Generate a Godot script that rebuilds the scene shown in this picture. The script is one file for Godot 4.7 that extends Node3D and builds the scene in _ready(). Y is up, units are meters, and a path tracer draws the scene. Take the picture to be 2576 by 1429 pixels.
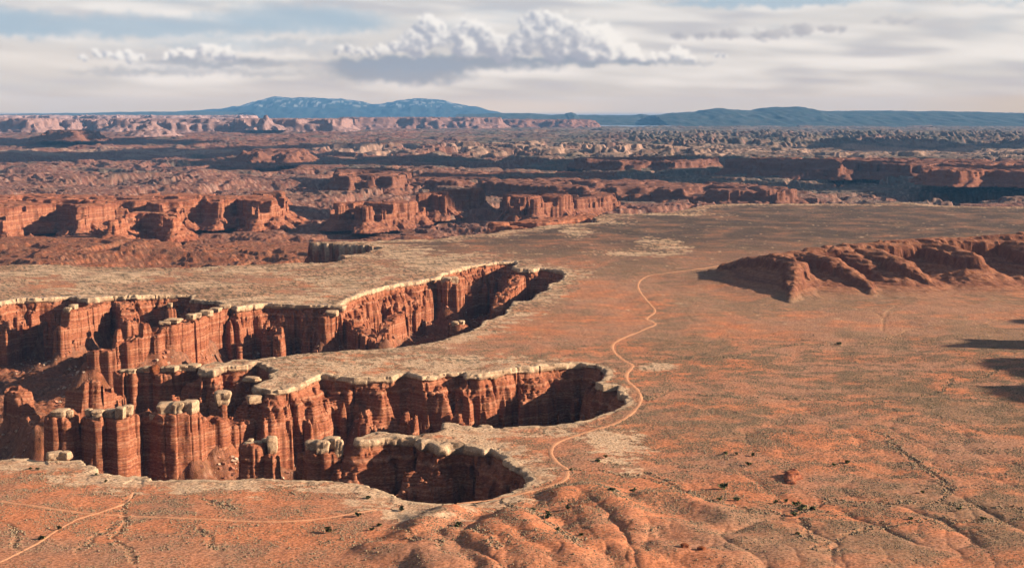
extends Node3D
# Desert canyon seen from a high overlook. x runs to the right, d is the distance ahead (z = -d), y = 0 is the white rim bench.

# ---------------------------------------------------------------- outlines on the bench, metres (x, d pairs)
const RIM = [-1009, 2560, -993, 2608, -960, 2608, -905, 2647, -854, 2608, -806, 2647, -767, 2647, -759, 2657, -692, 2677, -661, 2677, -650, 2608, -584, 2569, -529, 2487, -487, 2551, -404, 2532, -363, 2527, -362, 2511, -334, 2520, -328, 2624, -303, 2715, -268, 2801, -233, 2870, -211, 2894, -186, 2930, -160, 2967, -161, 3030, -141, 3097, -112, 3180, -73, 3224, -37, 3269, 7, 3284, 10, 3224, -1, 3166, 13, 3110, 52, 3110, 66, 3138, 98, 3124, 119, 3070, 123, 3017, 102, 2882, 80, 2847, 74, 2736, 45, 2674, 44, 2624, 27, 2576, 0, 2576, 0, 2520, -11, 2484, -12, 2424, -32, 2367, -53, 2335, -57, 2267, -72, 2217, -99, 2162, -118, 2122, -136, 2103, -166, 2084, -200, 2053, -233, 2041, -276, 2023, -326, 2008, -390, 1959, -427, 1957, -430, 1935, -447, 1946, -462, 1914, -463, 1898, -455, 1867, -430, 1862, -426, 1898, -390, 1908, -384, 1935, -349, 1882, -348, 1847, -341, 1813, -352, 1799, -357, 1776, -351, 1749, -328, 1731, -300, 1740, -283, 1795, -270, 1836, -248, 1826, -223, 1816, -191, 1816, -169, 1826, -156, 1855, -137, 1831, -129, 1812, -109, 1821, -97, 1850, -70, 1860, -67, 1836, -46, 1836, -29, 1850, 0, 1876, 32, 1891, 61, 1917, 81, 1922, 101, 1928, 121, 1917, 134, 1896, 136, 1860, 133, 1831, 116, 1779, 124, 1752, 140, 1756, 148, 1671, 146, 1655, 129, 1624, 115, 1601, 106, 1590, 91, 1565, 74, 1547, 49, 1540, 29, 1533, 7, 1533, -22, 1523, -24, 1540, -40, 1536, -43, 1523, -63, 1536, -73, 1547, -83, 1547, -85, 1530, -84, 1519, -91, 1493, -110, 1490, -120, 1490, -139, 1496, -159, 1506, -169, 1496, -181, 1477, -181, 1464, -176, 1458, -162, 1459, -143, 1473, -125, 1473, -115, 1470, -109, 1452, -103, 1436, -98, 1452, -90, 1445, -86, 1427, -71, 1427, -70, 1436, -53, 1439, -36, 1421, -33, 1410, -25, 1421, -16, 1407, -9, 1387, -3, 1364, -4, 1354, 6, 1343, 11, 1327, 15, 1297, 10, 1280, 0, 1263, -13, 1247, -26, 1231, -34, 1224, -52, 1223, -81, 1224, -91, 1228, -102, 1233, -111, 1244, -120, 1256, -131, 1268, -143, 1282, -152, 1287, -170, 1292, -183, 1297, -210, 1294, -238, 1297, -260, 1302, -279, 1297, -300, 1297, -321, 1299, -356, 1302, -366, 1302, -379, 1312, -397, 1314, -407, 1322, -426, 1325, -431, 1338, -452, 1359, -462, 1381, -478, 1375, -503, 1375, -524, 1381, -554, 1384, -900, 1404, -1500, 1750, -1500, 2660, -1000, 2540]
const PLATEAU = [-1260, 3207, -1131, 3221, -947, 3164, -779, 3149, -676, 3207, -630, 3230, -574, 3251, -475, 3266, -445, 3296, -422, 3359, -455, 3424, -402, 3491, -364, 3616, -429, 3691, -464, 3730, -546, 3758, -586, 3770, -589, 3810, -553, 3806, -447, 3818, -351, 3851, -281, 3872, -218, 3894, -153, 4003, -79, 4049, -38, 4143, 58, 4267, 127, 4372, 184, 4427, 293, 4482, 292, 4689, 332, 4848, 550, 4915, 603, 4949, 790, 5344, 921, 5426, 1141, 5426, 1453, 5384, 1648, 5510, 1753, 5304, 2041, 5226]
const ROAD = [-53, 1220, -41, 1223, 1, 1245, 36, 1269, 53, 1291, 57, 1331, 46, 1371, 43, 1413, 55, 1457, 84, 1494, 119, 1530, 149, 1596, 168, 1676, 169, 1726, 161, 1791, 165, 1848, 179, 1913, 170, 1955, 160, 2021, 165, 2093, 202, 2177, 250, 2281, 253, 2326, 246, 2363, 270, 2450, 268, 2594, 272, 2806, 305, 2966, 363, 3033, 436, 3095, 532, 3219, 592, 3281, 646, 3354]
const TRAIL1 = [-491, 1221, -447, 1204, -393, 1187, -361, 1181, -307, 1169, -265, 1162, -213, 1156, -178, 1163, -150, 1179, -128, 1195]
const TRAIL2 = [-428, 1041, -417, 1081, -410, 1102, -406, 1140, -399, 1173, -379, 1204, -372, 1228, -375, 1255]
const ABAJO = [-16372, 352, -14745, 477, -13120, 584, -12396, 692, -11488, 959, -10764, 1120, -9865, 1102, -8965, 1066, -7885, 1048, -6987, 906, -6269, 799, -5637, 852, -5006, 977, -4285, 1031, -3205, 977, -2486, 817, -1766, 692, -865, 477, -234, 334]
const PLAT = [-21466, 313, -17713, 356, -15693, 384, -13816, 427, -11652, 442, -9634, 427]
const RIDGE = [4020, 313, 4704, 381, 5161, 404, 5559, 483, 5958, 517, 6415, 472, 6872, 461, 7327, 528, 8010, 574, 8296, 562, 8584, 461, 9042, 438, 10411, 449, 11553, 438, 13267, 415, 14295, 393, 14986, 291, 17273, 245]
const LOWC = [-1659, 346, 24, 382, 505, 370, 1226, 334, 1587, 334, 1659, 382, 1803, 406, 1899, 370, 1972, 322, 3270, 310, 3751, 322, 3895, 346, 4232, 322, 4953, 298, 6156, 275]
const SKY_GAIN := 1.0
const HAZE := 0.0000065
const SUN_EL := 20.0
const SUN_AZ := 4.0
const AIR := Color(0.36, 0.87, 1.3)
const HILLS = [
	[9, 30, -49, 1202, -61, 1180, -72, 1160, -83, 1132, -89, 1106],
	[6, 28, -80, 1164, -81, 1124, -75, 1095, -67, 1066],
	[10, 34, -3, 1162, 7, 1132, 17, 1106, 29, 1080, 38, 1056, 50, 1033],
	[8, 34, -17, 1132, -12, 1102, 0, 1073, 13, 1046, 19, 1023],
	[9, 36, 55, 1237, 74, 1247, 88, 1219, 96, 1185, 101, 1148, 107, 1117],
	[7, 30, 62, 1176, 76, 1156, 86, 1117, 99, 1087],
	[6, 30, 137, 1228, 157, 1228, 179, 1202, 198, 1164],
	[8, 28, -48, 1106, -38, 1102, -28, 1080, -16, 1046, -11, 1023],
	[7, 30, -111, 1073, -93, 1060, -80, 1066, -65, 1040, -59, 1017],
	[8, 32, 64, 1066, 80, 1070, 96, 1053, 110, 1033],
	[6, 34, 116, 1148, 139, 1132, 159, 1102, 185, 1080],
	[6, 36, 125, 1060, 145, 1046, 172, 1033]]
const WASHES = [
	[138, 1328, 161, 1283, 181, 1231, 203, 1202, 232, 1179, 261, 1172, 285, 1202, 307, 1222, 348, 1215, 412, 1211, 482, 1198],
	[182, 1987, 243, 1970, 336, 1964, 376, 2010, 418, 2061, 479, 2090, 564, 2077, 626, 2141, 683, 2231, 736, 2272, 838, 2290, 886, 2353, 941, 2382],
	[228, 1708, 300, 1692, 388, 1682, 488, 1658, 520, 1676, 546, 1701, 584, 1740, 608, 1785, 623, 1819, 671, 1823, 720, 1894],
	[619, 2639, 651, 2506, 680, 2418, 676, 2353, 636, 2217],
	[773, 2561, 715, 2453, 676, 2353],
	[954, 2903, 964, 2721, 962, 2561, 975, 2470],
	[393, 3209, 399, 3095],
	[421, 1506, 431, 1480, 431, 1406, 432, 1344, 436, 1318, 435, 1263, 412, 1217],
	[264, 1162, 265, 1131, 254, 1108, 262, 1079, 272, 1062],
	[248, 1058, 297, 1115, 341, 1142, 381, 1154, 430, 1150, 468, 1162],
	[-374, 1249, -373, 1235, -374, 1215, -362, 1189, -358, 1169, -350, 1151, -352, 1114, -343, 1098, -327, 1082, -311, 1043],
	[-300, 1228, -281, 1213, -263, 1198],
	[-282, 1139, -266, 1113, -258, 1091, -246, 1080],
	[-436, 1113, -430, 1091, -421, 1080],
	[-371, 1077, -367, 1116, -362, 1151],
	[-467, 1159, -451, 1147, -438, 1116],
	[-13, 1220, 3, 1192, 20, 1155, 38, 1120, 50, 1091, 52, 1067, 63, 1043],
	[-95, 1113, -84, 1091, -64, 1077, -56, 1043],
	[-32, 1109, -23, 1084, -12, 1043],
	[61, 1330, 99, 1325, 132, 1309, 158, 1277],
	[41, 1268, 80, 1268, 96, 1240, 106, 1209],
	[180, 1922, 213, 1933, 240, 1939],
	[170, 1713, 180, 1671, 214, 1730]]

const EYE := 370.0
const EXPO := 3.7
const FLOOR := -118.0
const PANS = [[430.0, 3700.0, 90.0, 260.0], [330.0, 3480.0, 160.0, 120.0], [200.0, 4150.0, 60.0, 330.0], [590.0, 4850.0, 260.0, 110.0], [-100.0, 3050.0, 240.0, 130.0], [215.0, 1905.0, 34.0, 40.0], [120.0, 1440.0, 40.0, 130.0], [-105.0, 1190.0, 22.0, 60.0], [-60.0, 1500.0, 150.0, 75.0], [-300.0, 1890.0, 200.0, 110.0], [-110.0, 1930.0, 230.0, 90.0], [-300.0, 2010.0, 150.0, 50.0]]

var n_low := FastNoiseLite.new()
var n_mid := FastNoiseLite.new()
var n_hi := FastNoiseLite.new()
var n_hill := FastNoiseLite.new()
var n_val := FastNoiseLite.new()
var n_joint := FastNoiseLite.new()
var hill_field: Field
var pan_field: Field
var wash_field: Field
var n_rid := FastNoiseLite.new()
var n_cell := FastNoiseLite.new()
var n_col := FastNoiseLite.new()
var n_far := FastNoiseLite.new()
var rim: Field
var edge: Field
var fin_field: Field
var road_field: Field
var strata := PackedFloat32Array()
var band := PackedFloat32Array()
var M := {}
var used := {}
var rng := RandomNumberGenerator.new()
var fins := []


class Field:
	var x0: float
	var d0: float
	var cell: float
	var nx: int
	var nd: int
	var reach: float
	var v := PackedFloat32Array()

	func _init(ax: float, ad: float, bx: float, bd: float, c: float, r: float, fill: float) -> void:
		x0 = ax
		d0 = ad
		cell = c
		reach = r
		nx = int((bx - ax) / c) + 1
		nd = int((bd - ad) / c) + 1
		v.resize(nx * nd)
		v.fill(fill)

	func near(p: PackedVector2Array, closed: bool) -> void:
		var m := p.size() if closed else p.size() - 1
		for i in m:
			var a := p[i]
			var b := p[(i + 1) % p.size()]
			var ab := b - a
			var ll := maxf(ab.length_squared(), 1e-6)
			var i0 := maxi(0, int((minf(a.x, b.x) - reach - x0) / cell))
			var i1 := mini(nx - 1, int((maxf(a.x, b.x) + reach - x0) / cell))
			var j0 := maxi(0, int((minf(a.y, b.y) - reach - d0) / cell))
			var j1 := mini(nd - 1, int((maxf(a.y, b.y) + reach - d0) / cell))
			for j in range(j0, j1 + 1):
				var py := d0 + j * cell - a.y
				for k in range(i0, i1 + 1):
					var px := x0 + k * cell - a.x
					var t := clampf((px * ab.x + py * ab.y) / ll, 0.0, 1.0)
					var ex := px - ab.x * t
					var ey := py - ab.y * t
					var q := ex * ex + ey * ey
					var at := j * nx + k
					if q < v[at] * v[at]:
						v[at] = sqrt(q)

	func flip_inside(p: PackedVector2Array) -> void:
		for j in nd:
			var y := d0 + j * cell
			var xs := PackedFloat32Array()
			for i in p.size():
				var a := p[i]
				var b := p[(i + 1) % p.size()]
				if (a.y > y) != (b.y > y):
					xs.append(a.x + (y - a.y) / (b.y - a.y) * (b.x - a.x))
			xs.sort()
			for i in range(0, xs.size() - 1, 2):
				var k0 := maxi(0, int(ceil((xs[i] - x0) / cell)))
				var k1 := mini(nx - 1, int(floor((xs[i + 1] - x0) / cell)))
				for k in range(k0, k1 + 1):
					v[j * nx + k] = -v[j * nx + k]

	func at(x: float, d: float) -> float:
		var fx := clampf((x - x0) / cell, 0.0, nx - 1.001)
		var fd := clampf((d - d0) / cell, 0.0, nd - 1.001)
		var i := int(fx)
		var j := int(fd)
		fx -= i
		fd -= j
		var o := j * nx + i
		return (v[o] * (1.0 - fx) + v[o + 1] * fx) * (1.0 - fd) + (v[o + nx] * (1.0 - fx) + v[o + nx + 1] * fx) * fd


# ---------------------------------------------------------------- small helpers
func pts(list: Array) -> PackedVector2Array:
	var p := PackedVector2Array()
	for i in range(0, list.size(), 2):
		p.append(Vector2(list[i], list[i + 1]))
	return p


func noise(s: int, f: float, oct: int, kind := FastNoiseLite.TYPE_SIMPLEX) -> FastNoiseLite:
	var n := FastNoiseLite.new()
	n.seed = s
	n.frequency = f
	n.noise_type = kind
	n.fractal_type = FastNoiseLite.FRACTAL_FBM if oct > 1 else FastNoiseLite.FRACTAL_NONE
	n.fractal_octaves = oct
	return n


func named(called: String) -> String:
	if not used.has(called):
		used[called] = 0
		return called
	used[called] += 1
	return "%s_%03d" % [called, used[called]]


func put(o: Node3D, called: String, parent: Node = null) -> Node3D:
	if parent == null:
		o.name = named(called)
		add_child(o)
	else:
		o.name = called
		parent.add_child(o, true)
	return o


func tag(o: Node, label: String, category := "", group := "", kind := "") -> void:
	if label:
		o.set_meta("label", label)
	if category:
		o.set_meta("category", category)
	if group:
		o.set_meta("group", group)
	if kind:
		o.set_meta("kind", kind)


func made(called: String, mesh: Mesh, mat: Material, parent: Node = null) -> MeshInstance3D:
	var m := MeshInstance3D.new()
	m.mesh = mesh
	m.material_override = mat
	put(m, called, parent)
	return m


func array_mesh(v: PackedVector3Array, nrm: PackedVector3Array, c: PackedColorArray, ix: PackedInt32Array) -> ArrayMesh:
	var a := []
	a.resize(Mesh.ARRAY_MAX)
	a[Mesh.ARRAY_VERTEX] = v
	if nrm.size():
		a[Mesh.ARRAY_NORMAL] = nrm
	if c.size():
		a[Mesh.ARRAY_COLOR] = c
	a[Mesh.ARRAY_INDEX] = ix
	var m := ArrayMesh.new()
	m.add_surface_from_arrays(Mesh.PRIMITIVE_TRIANGLES, a)
	return m


func smooth_normals(v: PackedVector3Array, ix: PackedInt32Array) -> PackedVector3Array:
	var n := PackedVector3Array()
	n.resize(v.size())
	for i in range(0, ix.size(), 3):
		var a := ix[i]
		var b := ix[i + 1]
		var c := ix[i + 2]
		var q := (v[c] - v[a]).cross(v[b] - v[a])
		n[a] += q
		n[b] += q
		n[c] += q
	for i in n.size():
		n[i] = n[i].normalized()
	return n


func lin(r: float, g: float, b: float) -> Color:
	return Color(r, g, b)


func faceted(v: PackedVector3Array, n: PackedVector3Array, c: PackedColorArray, ix: PackedInt32Array, soft: float) -> ArrayMesh:
	# broken rock: each face keeps most of its own direction
	var w := PackedVector3Array()
	var m := PackedVector3Array()
	var k := PackedColorArray()
	var t := ix.size()
	w.resize(t)
	m.resize(t)
	k.resize(t)
	for i in range(0, t, 3):
		var a := ix[i]
		var b := ix[i + 1]
		var e := ix[i + 2]
		var q := (v[e] - v[a]).cross(v[b] - v[a]).normalized() * (1.0 - soft)
		w[i] = v[a]
		w[i + 1] = v[b]
		w[i + 2] = v[e]
		m[i] = (q + n[a] * soft).normalized()
		m[i + 1] = (q + n[b] * soft).normalized()
		m[i + 2] = (q + n[e] * soft).normalized()
		k[i] = c[a]
		k[i + 1] = c[b]
		k[i + 2] = c[e]
	return array_mesh(w, m, k, PackedInt32Array(range(t)))


func pieces(count: int, ix: PackedInt32Array, least: int) -> Array:
	# the connected pieces of a mesh, crumbs left out
	var up := PackedInt32Array(range(count))
	for i in range(0, ix.size(), 3):
		var a := ix[i]
		while up[a] != a:
			up[a] = up[up[a]]
			a = up[a]
		for j in [1, 2]:
			var b := ix[i + j]
			while up[b] != b:
				up[b] = up[up[b]]
				b = up[b]
			up[b] = a
	var sets := {}
	for i in range(0, ix.size(), 3):
		var a := ix[i]
		while up[a] != a:
			a = up[a]
		if not sets.has(a):
			sets[a] = PackedInt32Array()
		var s: PackedInt32Array = sets[a]
		s.append_array([ix[i], ix[i + 1], ix[i + 2]])
		sets[a] = s
	var out := []
	for a in sets:
		if sets[a].size() >= least * 3:
			out.append(sets[a])
	return out


# ---------------------------------------------------------------- the bench (white rim level)
func hills(x: float, d: float) -> float:
	# rounded foothills of the overlook with sharp gullies between them
	var h := 0.0
	var wx := x + 7.0 * n_low.get_noise_2d(x * 3.0, d * 3.0)
	var wd := d + 7.0 * n_low.get_noise_2d(x * 3.0 + 500.0, d * 3.0)
	if d < 1360.0 and x > -330.0:
		h = hill_field.at(wx, wd) * 0.85
	var a := smoothstep(1330.0, 1150.0, d) * smoothstep(-150.0, -20.0, x)
	var a2 := smoothstep(1900.0, 1350.0, d) * smoothstep(40.0, 300.0, x) * 0.45
	a = maxf(a, a2)
	if a > 0.0:
		var p := n_hill.get_noise_2d(wx * 0.55 + wd * 0.2, wd * 0.33 - wx * 0.15)
		var q := n_hill.get_noise_2d(wx * 1.7 + 90.0, wd * 0.8 - wx * 0.4)
		h += a * ((1.0 - exp(-absf(p) * 4.0)) * 3.0 + (1.0 - exp(-absf(q) * 3.0)) * 0.8 - 1.2)
	return h + smoothstep(1230.0, 930.0, d) * smoothstep(-250.0, 50.0, x) * 9.0


func bench(x: float, d: float, D: float, fine := true) -> float:
	var h := n_low.get_noise_2d(x, d) * 2.2
	if D < 45.0:
		var r := 1.0 - maxf(D, 0.0) / 45.0
		if fine:
			var c := n_cell.get_noise_2d(x, d * 0.8)
			h += r * (0.5 - 0.8 * (c + 1.0) * (c + 1.0)) + r * 0.9 * n_val.get_noise_2d(x * 0.7 + 90.0, d * 0.5) + r * 0.4 * n_hi.get_noise_2d(x, d)
		h -= (1.0 - minf(1.0, maxf(D, 0.0) / 5.0)) * 0.4
	if d < 1800.0:
		h += hills(x, d) * smoothstep(4.0, 40.0, D)
	if fine:
		h += 0.35 * n_mid.get_noise_2d(x * 1.5, d * 1.5)
		if d < 2900.0:
			var g := wash_at(x, d)
			if g < 3.5:
				h -= 1.1 * (1.0 - g / 3.5)
	return h


func wash_at(x: float, d: float) -> float:
	if wash_field.at(x, d) > 14.5:
		return 16.0
	return wash_field.at(x + 3.0 * n_mid.get_noise_2d(x, d), d + 3.0 * n_mid.get_noise_2d(x + 99.0, d))


func rock_share(x: float, d: float, D: float) -> float:
	# how much bare pale sandstone shows, 0..1
	var e := n_col.get_noise_2d(x, d * 1.7) * 0.7 + n_hi.get_noise_2d(x * 0.6, d * 1.2) * 0.5
	var w := (54.0 + 16.0 * smoothstep(1500.0, 2600.0, d)) * lerpf(1.0, 0.3, smoothstep(-20.0, 110.0, x) * smoothstep(2100.0, 1950.0, d))
	var s := 1.0 - D / w + e * 0.9
	if x < 150.0 and d > 2450.0:
		s = maxf(s, 0.62 + 0.9 * n_low.get_noise_2d(x * 0.9, d * 0.7 + 60.0) + e * 0.9 + 0.25 * smoothstep(90.0, 20.0, D) - maxf(0.0, (x + 150.0) / 250.0) - maxf(0.0, (d - 3400.0) / 300.0))
	# bare pans farther out on the bench
	if x > -740.0 and x < 940.0 and d < 5090.0:
		var pan := pan_field.at(x, d)
		if pan > -1.0:
			s = maxf(s, pan + e * 1.2)
	return clampf(s * 1.6, 0.0, 1.0)


func soil(x: float, d: float, D: float, h: float) -> Color:
	var a := n_col.get_noise_2d(x * 0.35, d * 0.5)
	var b := n_col.get_noise_2d(x * 1.4 + 900.0, d * 2.0)
	var c := n_hi.get_noise_2d(x * 2.0, d * 2.0)
	var f := n_mid.get_noise_2d(x * 5.0, d * 5.0)
	var near := smoothstep(2300.0, 1200.0, d)
	var orange := Color(0.35, 0.128, 0.062).lerp(Color(0.285, 0.12, 0.066), clampf(0.5 + 0.35 * b + 0.6 * a, 0.0, 1.0))
	var tawny := Color(0.225, 0.124, 0.078)
	var scrub := Color(0.105, 0.078, 0.05)
	var grass := clampf(0.5 - 0.35 * near + 0.9 * a + 0.3 * b + 0.35 * smoothstep(100.0, 500.0, x) + 0.3 * smoothstep(2300.0, 3000.0, d), 0.0, 1.0)
	var k := orange.lerp(tawny, grass * 0.75)
	var broad := n_low.get_noise_2d(x * 0.7 + 40.0, d * 0.5) + 0.4 * b
	k = k.lerp(Color(0.165, 0.102, 0.062), clampf(broad * 1.5 + 0.1, 0.0, 0.72) * smoothstep(60.0, 330.0, x + 0.1 * (d - 1100.0)))
	var bush := clampf(0.22 + 0.9 * b - 0.6 * a + 0.5 * c + 0.3 * smoothstep(2400.0, 4200.0, d), 0.0, 1.0)
	k = k.lerp(scrub, bush * (0.36 - 0.22 * near))
	k = k.lerp(Color(0.062, 0.043, 0.032), smoothstep(2700.0, 4100.0, d) * clampf(0.84 + 0.6 * a + 0.15 * b, 0.0, 0.96))  # far bench darkened: brush, with cloud shade painted into the colour too
	if d < 2900.0:
		var g := wash_at(x, d)
		if g < 9.0:
			k = k.lerp(Color(0.33, 0.17, 0.095), 0.55 * smoothstep(9.0, 4.0, g) * clampf(0.5 + b, 0.0, 1.0))
			k = k.lerp(Color(0.1, 0.065, 0.038), 0.75 * smoothstep(3.2, 1.0, g) * clampf(0.7 + 1.5 * c, 0.0, 1.0))
	var r := rock_share(x, d, D)
	if r > 0.0:
		var pale := Color(0.4, 0.275, 0.175).lerp(Color(0.33, 0.2, 0.118), 0.5 + 0.6 * c)
		pale = pale.lerp(Color(0.235, 0.105, 0.055), clampf(0.35 - 0.8 * b - D * 0.01, 0.0, 0.8))
		var st := n_mid.get_noise_2d(x * 0.35 - d * 0.1, d * 1.3)
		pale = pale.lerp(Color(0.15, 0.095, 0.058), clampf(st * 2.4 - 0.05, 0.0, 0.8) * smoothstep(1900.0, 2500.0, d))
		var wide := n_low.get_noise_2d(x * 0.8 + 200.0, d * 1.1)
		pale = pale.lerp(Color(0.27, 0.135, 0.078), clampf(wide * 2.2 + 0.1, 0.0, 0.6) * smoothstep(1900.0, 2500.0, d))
		var sh := n_mid.get_noise_2d(x * 2.2, d * 1.6) + wide * 0.5
		if sh > 0.46 - 0.18 * st - 0.2 * smoothstep(1900.0, 2500.0, d) and d > 1500.0:
			pale = pale.lerp(Color(0.045, 0.042, 0.026), 0.7)
		k = k.lerp(pale, smoothstep(0.15, 0.75, r))
	var t := 1.0 + 0.16 * f + 0.14 * c
	return Color(k.r * t, k.g * t, k.b * t)


# ---------------------------------------------------------------- basin floor, far canyon country
func floor_h(x: float, d: float) -> float:
	var out := -maxf(rim.at(x, d), fin_field.at(x, d))
	var a := n_low.get_noise_2d(x * 1.3 + 70.0, d * 1.3)
	var w := 62.0 + 40.0 * a
	var t := clampf(1.0 - maxf(out, 0.0) / w, 0.0, 1.0)
	var h := FLOOR + a * 7.0 + t * t * (0.35 + 0.65 * t) * w * 0.85
	var g := n_rid.get_noise_2d(x * 1.3, d * 1.3)
	h += (absf(g) * 7.0 - 2.0) + 1.4 * n_mid.get_noise_2d(x * 2.0, d * 2.0) + 1.0 * n_hi.get_noise_2d(x, d)
	return h


func floor_color(x: float, d: float, h: float) -> Color:
	var a := n_col.get_noise_2d(x * 1.2, d * 1.2)
	var c := n_hi.get_noise_2d(x * 2.0 + 40.0, d * 2.0)
	var k := Color(0.18, 0.064, 0.033).lerp(Color(0.135, 0.063, 0.038), clampf(0.4 + a * 0.9, 0.0, 1.0))
	k = k.lerp(Color(0.2, 0.12, 0.08), clampf(c * 1.6 - 0.75, 0.0, 0.8))
	var t := 1.0 + 0.25 * c
	return Color(k.r * t, k.g * t, k.b * t)


func steps(t: float, each: float, cliff: float) -> float:
	var k := floorf(t / each)
	var f := t / each - k
	var s := smoothstep(0.0, cliff, f) * 0.82 + f * 0.18
	return (k + s) * each


func far_h(x: float, d: float) -> float:
	var base := lerpf(-104.0, -52.0, smoothstep(5200.0, 9000.0, d)) + 112.0 * smoothstep(9000.0, 21000.0, d)
	var wx := x + 160.0 * n_low.get_noise_2d(x * 0.35, d * 0.35)
	var wd := d + 160.0 * n_low.get_noise_2d(x * 0.35 + 77.0, d * 0.35)
	var f := n_far.get_noise_2d(wx, wd)
	# a branching net of benched canyons cut into nearly level ground
	var side := smoothstep(-1500.0, 1200.0, x - (d - 6000.0) * 0.12)
	var deep := lerpf(0.55, 1.0, side) * smoothstep(4600.0, 6200.0, d) * lerpf(1.0, 0.4, smoothstep(11000.0, 13500.0, d))
	var c1 := 1.0 - smoothstep(0.0, 0.2, absf(n_far.get_noise_2d(wx * 0.6 + 5000.0, wd * 0.75)))
	var c2 := 1.0 - smoothstep(0.0, 0.17, absf(n_far.get_noise_2d(wx * 1.9 + 900.0, wd * 2.0)))
	var h := base + steps(f * 40.0 + 300.0, 12.0, 0.12) - 300.0
	h -= (steps(c1 * 72.0, 24.0, 0.16) + steps(c2 * 30.0, 10.0, 0.16)) * deep
	var f3 := n_far.get_noise_2d(wx * 5.0 + 1900.0, wd * 4.0)
	h += steps(f3 * 8.0 + 100.0, 4.0, 0.12) - 100.0
	if d < 9000.0:
		var r := n_rid.get_noise_2d(x * 0.4, d * 0.34)
		h += steps(absf(r) * 5.0, 2.5, 0.2) * smoothstep(9000.0, 5500.0, d)
	# low pale domes, then sandstone needles far to the right
	var dome := smoothstep(12000.0, 12900.0, d) * smoothstep(15200.0, 14400.0, d) * smoothstep(-0.2, -0.1, x / d) * smoothstep(0.2, 0.08, x / d)
	if dome > 0.0:
		h += dome * 50.0 * smoothstep(0.02, 0.2, n_far.get_noise_2d(x * 4.0, d * 2.5 + 700.0))
	var nd := smoothstep(14000.0, 15000.0, d) * smoothstep(20500.0, 19000.0, d) * smoothstep(0.02, 0.13, x / d)
	if nd > 0.0:
		var c := n_hill.get_noise_2d(x * 1.2, d * 0.09)
		h += nd * (14.0 + 50.0 * smoothstep(-0.05, 0.3, n_far.get_noise_2d(x * 1.3, d * 2.4)) * (0.55 + 0.45 * smoothstep(-0.3, 0.3, c)))
	return h


func far_color(x: float, d: float, h: float, up: float) -> Color:
	var a := n_far.get_noise_2d(x * 1.7 + 3000.0, d * 2.2)
	var b := n_mid.get_noise_2d(x * 0.25, d * 0.35)
	var c := n_mid.get_noise_2d(x * 0.9 + 50.0, d * 1.3)
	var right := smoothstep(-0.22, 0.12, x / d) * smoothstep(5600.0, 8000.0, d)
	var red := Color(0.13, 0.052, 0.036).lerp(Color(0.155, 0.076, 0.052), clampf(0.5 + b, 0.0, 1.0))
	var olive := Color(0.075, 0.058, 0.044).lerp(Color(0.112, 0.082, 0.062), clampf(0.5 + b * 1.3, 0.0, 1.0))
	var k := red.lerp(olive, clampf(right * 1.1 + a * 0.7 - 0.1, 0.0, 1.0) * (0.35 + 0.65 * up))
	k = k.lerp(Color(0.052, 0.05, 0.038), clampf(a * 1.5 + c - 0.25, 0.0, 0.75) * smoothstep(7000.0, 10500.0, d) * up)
	k = k.lerp(Color(0.2, 0.13, 0.1), clampf(c * 1.8 - 0.55 - b, 0.0, 0.7) * (1.0 - 0.6 * smoothstep(8500.0, 11000.0, d)))
	k = k.lerp(Color(0.27, 0.165, 0.115), smoothstep(12000.0, 12800.0, d) * smoothstep(15200.0, 14200.0, d) * clampf(a * 2.0 + 0.2, 0.0, 0.8))
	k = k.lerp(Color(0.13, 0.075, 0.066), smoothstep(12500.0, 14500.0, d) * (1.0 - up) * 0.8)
	var t := 1.0 + 0.3 * c
	return Color(k.r * t, k.g * t, k.b * t)


func far_basin_h(x: float, d: float, E: float) -> float:
	# E < 0: metres beyond the bench's far edge
	var e := -E + 7.0 * n_mid.get_noise_2d(x * 0.6, d * 0.6)
	var f := far_h(x, d)
	var cliff := -62.0 * smoothstep(0.0, 14.0, e)
	var talus := -62.0 - (e - 14.0) * 0.5
	var h := cliff if e < 14.0 else talus
	return maxf(h, f) if e > 14.0 or h < f else h


# ---------------------------------------------------------------- terrain sheets, finer near the overlook
var sheet_rows := PackedFloat32Array()


func terrain() -> void:
	var cols := 1000
	var ds := PackedFloat32Array()
	var d := 930.0
	while d < 31000.0:
		ds.append(d)
		d += minf(0.8 * (d * d + EYE * EYE) / (EYE * 1312.0), 0.0043 * d + 0.6)
	var rows := ds.size()
	var split := 0
	while ds[split] < 5700.0:
		split += 1
	sheet_rows = ds
	# strips, so that several can be worked out at once; they are joined again below
	for r in range(0, split, 70):
		jobs.append({"do": "sheet", "r0": r, "r1": mini(r + 71, split + 1), "close": true})
	for r in range(split, rows - 1, 70):
		jobs.append({"do": "sheet", "r0": r, "r1": mini(r + 71, rows), "close": false})


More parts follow.
